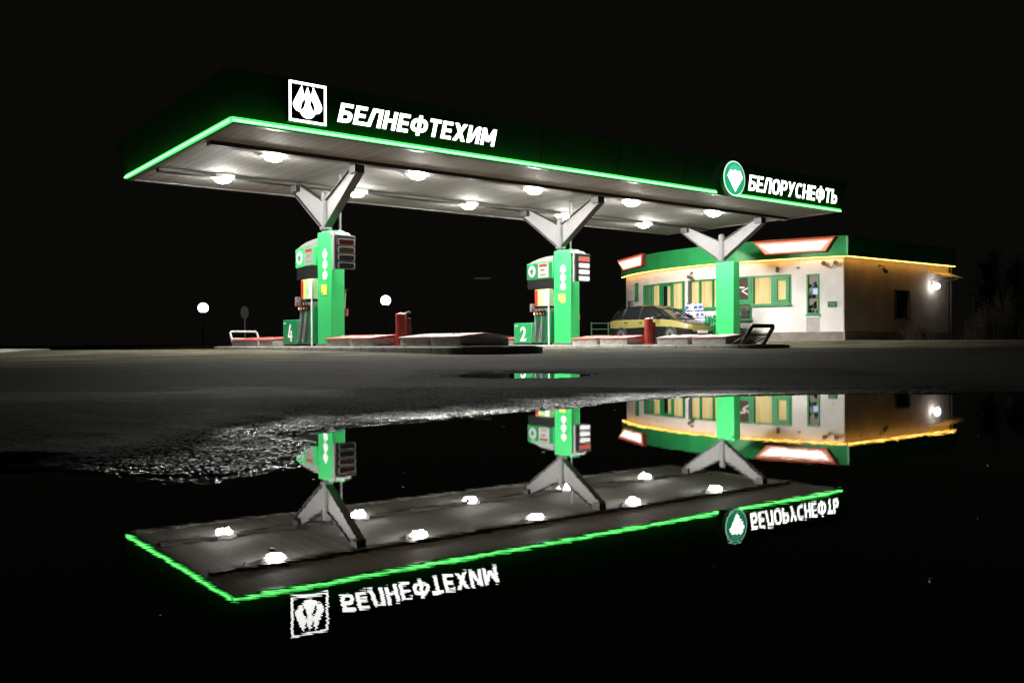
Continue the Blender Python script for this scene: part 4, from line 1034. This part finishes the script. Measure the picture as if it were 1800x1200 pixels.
for s in (-1, 1):
    for (xa, za, ya, xb, zb, yb) in ((0.42, 1.25, .60, 1.08, .90, .735), (-0.35, 1.385, .62, -0.38, .9, .80), (-1.72, 1.22, .62, -2.0, .9, .71), (-1.25, 1.34, .62, -1.35, .9, .80)):
        MB().tube([(xa, s * ya, za), ((xa + xb) / 2, s * (ya + yb + 0.03) / 2, (za + zb) / 2), (xb, s * yb, zb)], 0.032, 6).build('pillar', M_CARB, car)
    m = MB().box(-1.05, 1.0, s * .83 - .03, s * .83 + .03, .18, .36); m.build('sill', M_BLACK, car, bevel=0.02)
    m = MB().box(0.62, 0.80, s * .80, s * 1.0, .93, 1.05); m.build('mirror', M_CARB, car, bevel=0.03)
    for x in (-0.25, -1.05): MB().box(x - .09, x + .09, s * .862, s * .885, .76, .79).build('door_handle', M_CARB, car, bevel=0.008)
    MB().sphere((1.93, s * .60, .60), .13, sz=.6).build('headlight', paint('headlamp_lens', (0.75, 0.78, 0.8), 0.08, rvar=0.02), car)
    MB().box(-2.10, -1.98, s * .52 - (.0 if s < 0 else 0), s * .74, .66, .82).build('tail_light', M_ORANGE, car, bevel=0.02)
    for x in (-1.32, 1.30):
        y0 = s * .70; y1 = s * .875
        tw = MB(); tw.cyl((x, y0, .30), (x, y1, .30), .305, seg=28)
        wheel = tw.build('wheel', M_RUB, car, bevel=0.03)
        rm = MB(); rm.cyl((x, y1 + s * .001, .30), (x, y1 + s * .012, .30), .20, seg=24); 
        rm.build('rim', M_ALLOY, wheel)
        MB().cyl((x, y1 + s * .013, .30), (x, y1 + s * .02, .30), .06, seg=16).build('hub_cap', M_BLACK, wheel)
MB().box(2.03, 2.12, -.52, .52, .30, .42).build('front_grille', M_BLACK, car, bevel=0.02)
MB().box(2.09, 2.16, -.27, .27, .34, .44).build('number_plate', M_WHITE, car, bevel=0.005)

# ------------------------------------------------------------------ display rack with goods
rz = 0.37
rack = thing('display_rack', 'green slatted rack with white top in front of the shop window', 'rack', P(22.15, -5.35, 0.30), ANG)
m = MB()
for z in (0.08, 0.42, 0.76): m.box(-0.28, 0.28, -0.65, 0.65, z, z + 0.03)
m.build('shelf', M_FRAME, rack)
for x in (-0.27, 0.27):
    for y in (-0.64, 0.64): MB().box(x - .02, x + .02, y - .02, y + .02, 0, 1.12).build('leg', M_FRAME, rack)
MB().box(-0.32, 0.32, -0.70, 0.70, 1.121, 1.20).build('top_board', M_WHITE, rack, bevel=0.01)
m = MB()
for k in range(10): m.box(-0.31, -0.29, -0.6 + 0.13 * k, -0.54 + 0.13 * k, 0.1, 1.1)
m.build('front_slats', M_FRAME, rack)
def canister(l, w, z, label, mats, s=1.0):
    t = thing('fluid_canister', label, 'canister', P(l, w, z), ANG + random.uniform(-.3, .3), 'canisters by the shop window')
    MB().box(-0.07 * s, 0.07 * s, -0.10 * s, 0.10 * s, 0, 0.26 * s).build('body', mats[0], t, bevel=0.02)
    MB().box(-0.075 * s, 0.075 * s, -0.085 * s, 0.085 * s, 0.06 * s, 0.19 * s).build('wrap_label', mats[1], t)
    MB().cyl((0, 0.05 * s, 0.26 * s), (0, 0.05 * s, 0.31 * s), 0.03 * s, seg=10).build('cap', mats[1], t)
    return t
table = thing('goods_table', 'white table stacked with blue and white canisters before the shop', 'table', P(22.45, -6.95, 0.30), ANG)
MB().box(-0.35, 0.35, -0.75, 0.75, 0.70, 0.74).build('top', M_WHITE, table, bevel=0.008)
for x in (-0.3, 0.3):
    for y in (-0.7, 0.7): MB().cyl((x, y, 0), (x, y, 0.70), 0.02, seg=8).build('leg', M_GREY, table)
rowlab = ['bottom', 'middle', 'top']
for r_ in range(3):
    for k in range(6 - r_):
        canister(22.33, -7.55 + 0.235 * k + 0.118 * r_, 1.041 + 0.312 * r_, '{} of the {} row of blue labelled canisters, counted from the car end'.format(['first', 'second', 'third', 'fourth', 'fifth', 'sixth'][k], rowlab[r_]), (M_WHITE, M_BLUE if (k + r_) % 3 else M_WHITE))
for k in range(5):
    canister(22.15, -5.95 + 0.27 * k, 1.073 , '{} green and white canister on the middle shelf of the green rack'.format(ordn[k]), (M_WHITE if k % 2 else M_GREEN, M_DGREEN), 0.95)
for k in range(4):
    canister(22.15, -5.85 + 0.31 * k, 0.733, '{} dark canister on the lower shelf of the green rack'.format(ordn[k]), (M_BLACK if k % 2 else M_GREEN, M_WHITE), 1.0)

# ------------------------------------------------------------------ far street furniture
def street_lamp(x, y, z, label, lit=True):
    g = ground_h(x, y)
    t = thing('street_lamp', label, 'street lamp', (x, y, g), 0, 'lamp posts beyond the forecourt')
    h = z - g
    MB().cyl((0, 0, 0), (0, 0, h - (0.35 if lit else 0.05)), 0.07, 0.045, 10).build('post', M_BLACK, t)
    MB().cyl((0, 0, 0), (0, 0, 0.4), 0.11, 0.09, 10).build('base', M_BLACK, t)
    if lit:
        MB().sphere((0, 0, h), 0.42).build('globe', G_STREET, t); MB().cyl((0, 0, h - 0.46), (0, 0, h - 0.36), 0.12, 0.22, 14).build('collar', M_BLACK, t)
    else:
        MB().box(-0.55, 0.55, -0.12, 0.12, h - 0.04, h + 0.1).build('lamp_head', M_GREY, t, bevel=0.03)
street_lamp(-25.6, 75, 3.38, 'lit globe street lamp far behind the white rail, left of pump 4')
street_lamp(-10.46, 75, 3.93, 'lit globe street lamp far behind, between pump 4 and pump 2')
street_lamp(-1.94, 60, 4.6, 'unlit pole lamp in the dark left of pump 2', False)
t = thing('road_sign', 'small pale oval road sign in the dark behind the white rail', 'road sign', (-13.3, 45, ground_h(-13.3, 45)), 0)
MB().cyl((0, 0.04, 0), (0, 0.04, 2.2), 0.03, seg=8).build('post', M_GREY, t)
MB().prism([(0.20 * math.cos(a), 0, 1.95 + 0.32 * math.sin(a)) for a in np.linspace(0, 2 * PI, 24, endpoint=False)], (0, 0.02, 0)).build('plate', M_DGREY, t)
t = thing('metal_fence', 'dim green metal railing in the dark between pump 2 and the car', 'fence', (4.0, 45.5, ground_h(4, 45.5)), 0)
for x in (0, 0.85, 1.7): MB().box(x - .03, x + .03, -.03, .03, 0, 1.0).build('post', M_DGREEN, t)
for z in (0.35, 0.65, 0.95): MB().box(0, 1.7, -.02, .02, z - .02, z + .02).build('bar', M_DGREEN, t)

# ------------------------------------------------------------------ plants at the right
def twig_tree(x, y, h, spread, label, nl, name='bare_tree', leaf=True):
    g = ground_h(x, y)
    t = thing(name, label, 'tree', (x, y, g), random.random() * 6, 'dim trees beside the shop')
    m = MB(); tips = []
    m.tube([(0, 0, -0.1), (0.04, 0.02, h * .3), (-0.03, 0.05, h * .6), (0.0, 0.0, h * .95)], [0.07, 0.055, 0.035, 0.01], 7)
    for k in range(34):
        z0 = h * random.uniform(.15, .9); a = random.random() * 6.28; L = spread * random.uniform(.4, 1) * (1.1 - z0 / h)
        p = [Vector((0, 0, z0))]; d = Vector((math.cos(a), math.sin(a), random.uniform(.6, 1.6)))
        for i in range(4):
            d = (d + Vector((random.uniform(-.2, .2), random.uniform(-.2, .2), .15))).normalized(); p.append(p[-1] + d * L / 3)
        m.tube(p, [0.02, 0.014, 0.009, 0.006, 0.003], 5); tips += p[1:]
    m.build('trunk', M_BARK, t)
    c = MB()
    for k in range(nl):
        p = random.choice(tips) + Vector((random.gauss(0, .14), random.gauss(0, .14), random.gauss(0, .18)))
        a = Vector((random.gauss(0, 1), random.gauss(0, 1), random.gauss(0, 1))).normalized() * random.uniform(.03, .075)
        b = a.orthogonal().normalized() * a.length * .5
        c.quad(p - a, p + b, p + a, p - b)
    c.build('crown', M_LEAF, t, smooth=False)
for i, (px, py, h, s) in enumerate(((22.6, 43.0, 3.9, 1.2), (23.6, 44.5, 4.8, 1.3), (24.3, 43.6, 3.6, 1.2), (25.4, 45.5, 4.3, 1.4))):
    twig_tree(px, py, h, s, ['slender dim tree nearest the awning end of the shop', 'tallest dim slender tree right of the shop', 'short dim tree between two taller ones right of the shop', 'dim tree farthest right of the shop'][i], 1500)
def reed(l, w, n, h, label):
    p = P(l, w); g = 0.36 if (l < 33.5 and w < 0) else ground_h(p.x, p.y)
    t = thing('tall_grass_clump', label, 'plant', (p.x, p.y, g), 0, 'tall weeds along the side wall')
    m = MB()
    for k in range(n):
        x, y = random.gauss(0, .2), random.gauss(0, .2); hh = h * random.uniform(.5, 1.1); dx, dy = random.gauss(0, .13), random.gauss(0, .13)
        m.tube([(x, y, 0), (x + dx * .4, y + dy * .4, hh * .55), (x + dx * 1.2, y + dy * 1.2, hh)], [.010, .008, .003], 4)
        if random.random() < .6:
            for j in range(3):
                z = hh * random.uniform(.3, .9); q = Vector((x + dx * z / hh, y + dy * z / hh, z)); a = Vector((random.gauss(0, .1), random.gauss(0, .1), .1)); b = a.orthogonal().normalized() * .014
                m.quad(q - b, q + b, q + a + b * .2, q + a - b * .2)
    m.build('stems', M_REED, t)
for i, (l, w, n, h) in enumerate(((31.2, 0.9, 60, 1.7), (32.2, 1.2, 60, 2.0), (33.2, 0.9, 60, 1.6), (30.2, 0.8, 40, 1.1), (26.4, 0.55, 70, 0.6))):
    reed(l, w, n, h, ['dry tall weeds under the wall lamp', 'tallest dry weeds at the dark end of the side wall', 'dry weeds past the far corner of the side wall', 'short dry weeds below the side window', 'low weed tuft at the pavement edge by the shop corner'][i])

# ------------------------------------------------------------------ world, camera, render
wd = bpy.data.worlds.new('World'); scene.world = wd; wd.use_nodes = True
bg = wd.node_tree.nodes.get('Background') or wd.node_tree.nodes.new('ShaderNodeBackground')
bg.inputs['Color'].default_value = (1.0, 0.95, 0.78, 1); bg.inputs['Strength'].default_value = 0.0030
F = 1590.0; pitch = math.atan(4.0 / F); roll = math.atan(-0.0044)
fwd = Vector((0, math.cos(pitch), math.sin(pitch))); up = Vector((0, -math.sin(pitch), math.cos(pitch))); rt = Vector((1, 0, 0))
r2 = rt * math.cos(roll) + up * math.sin(roll); u2 = up * math.cos(roll) - rt * math.sin(roll)
cd = bpy.data.cameras.new('camera'); cam = bpy.data.objects.new('camera', cd); COL.objects.link(cam)
cd.sensor_width = 36; cd.lens = 36 * F / 1800; cd.clip_start = 0.02; cd.clip_end = 3000
Mx = Matrix((r2, u2, -fwd)).transposed().to_4x4(); Mx.translation = Vector((0, 0, 0.30)); cam.matrix_world = Mx
scene.camera = cam
scene.view_settings.view_transform = 'Standard'; scene.view_settings.look = 'None'; scene.view_settings.exposure = 0; scene.view_settings.gamma = 1
scene.render.engine = 'CYCLES'
cy = scene.cycles
cy.use_denoising = True
try: cy.denoiser = 'OPENIMAGEDENOISE'
except Exception: pass
cy.max_bounces = 6; cy.diffuse_bounces = 3; cy.glossy_bounces = 4; cy.transparent_max_bounces = 8
cy.sample_clamp_indirect = 12; cy.caustics_reflective = False; cy.caustics_refractive = False
cy.use_light_tree = True
bpy.context.view_layer.update()
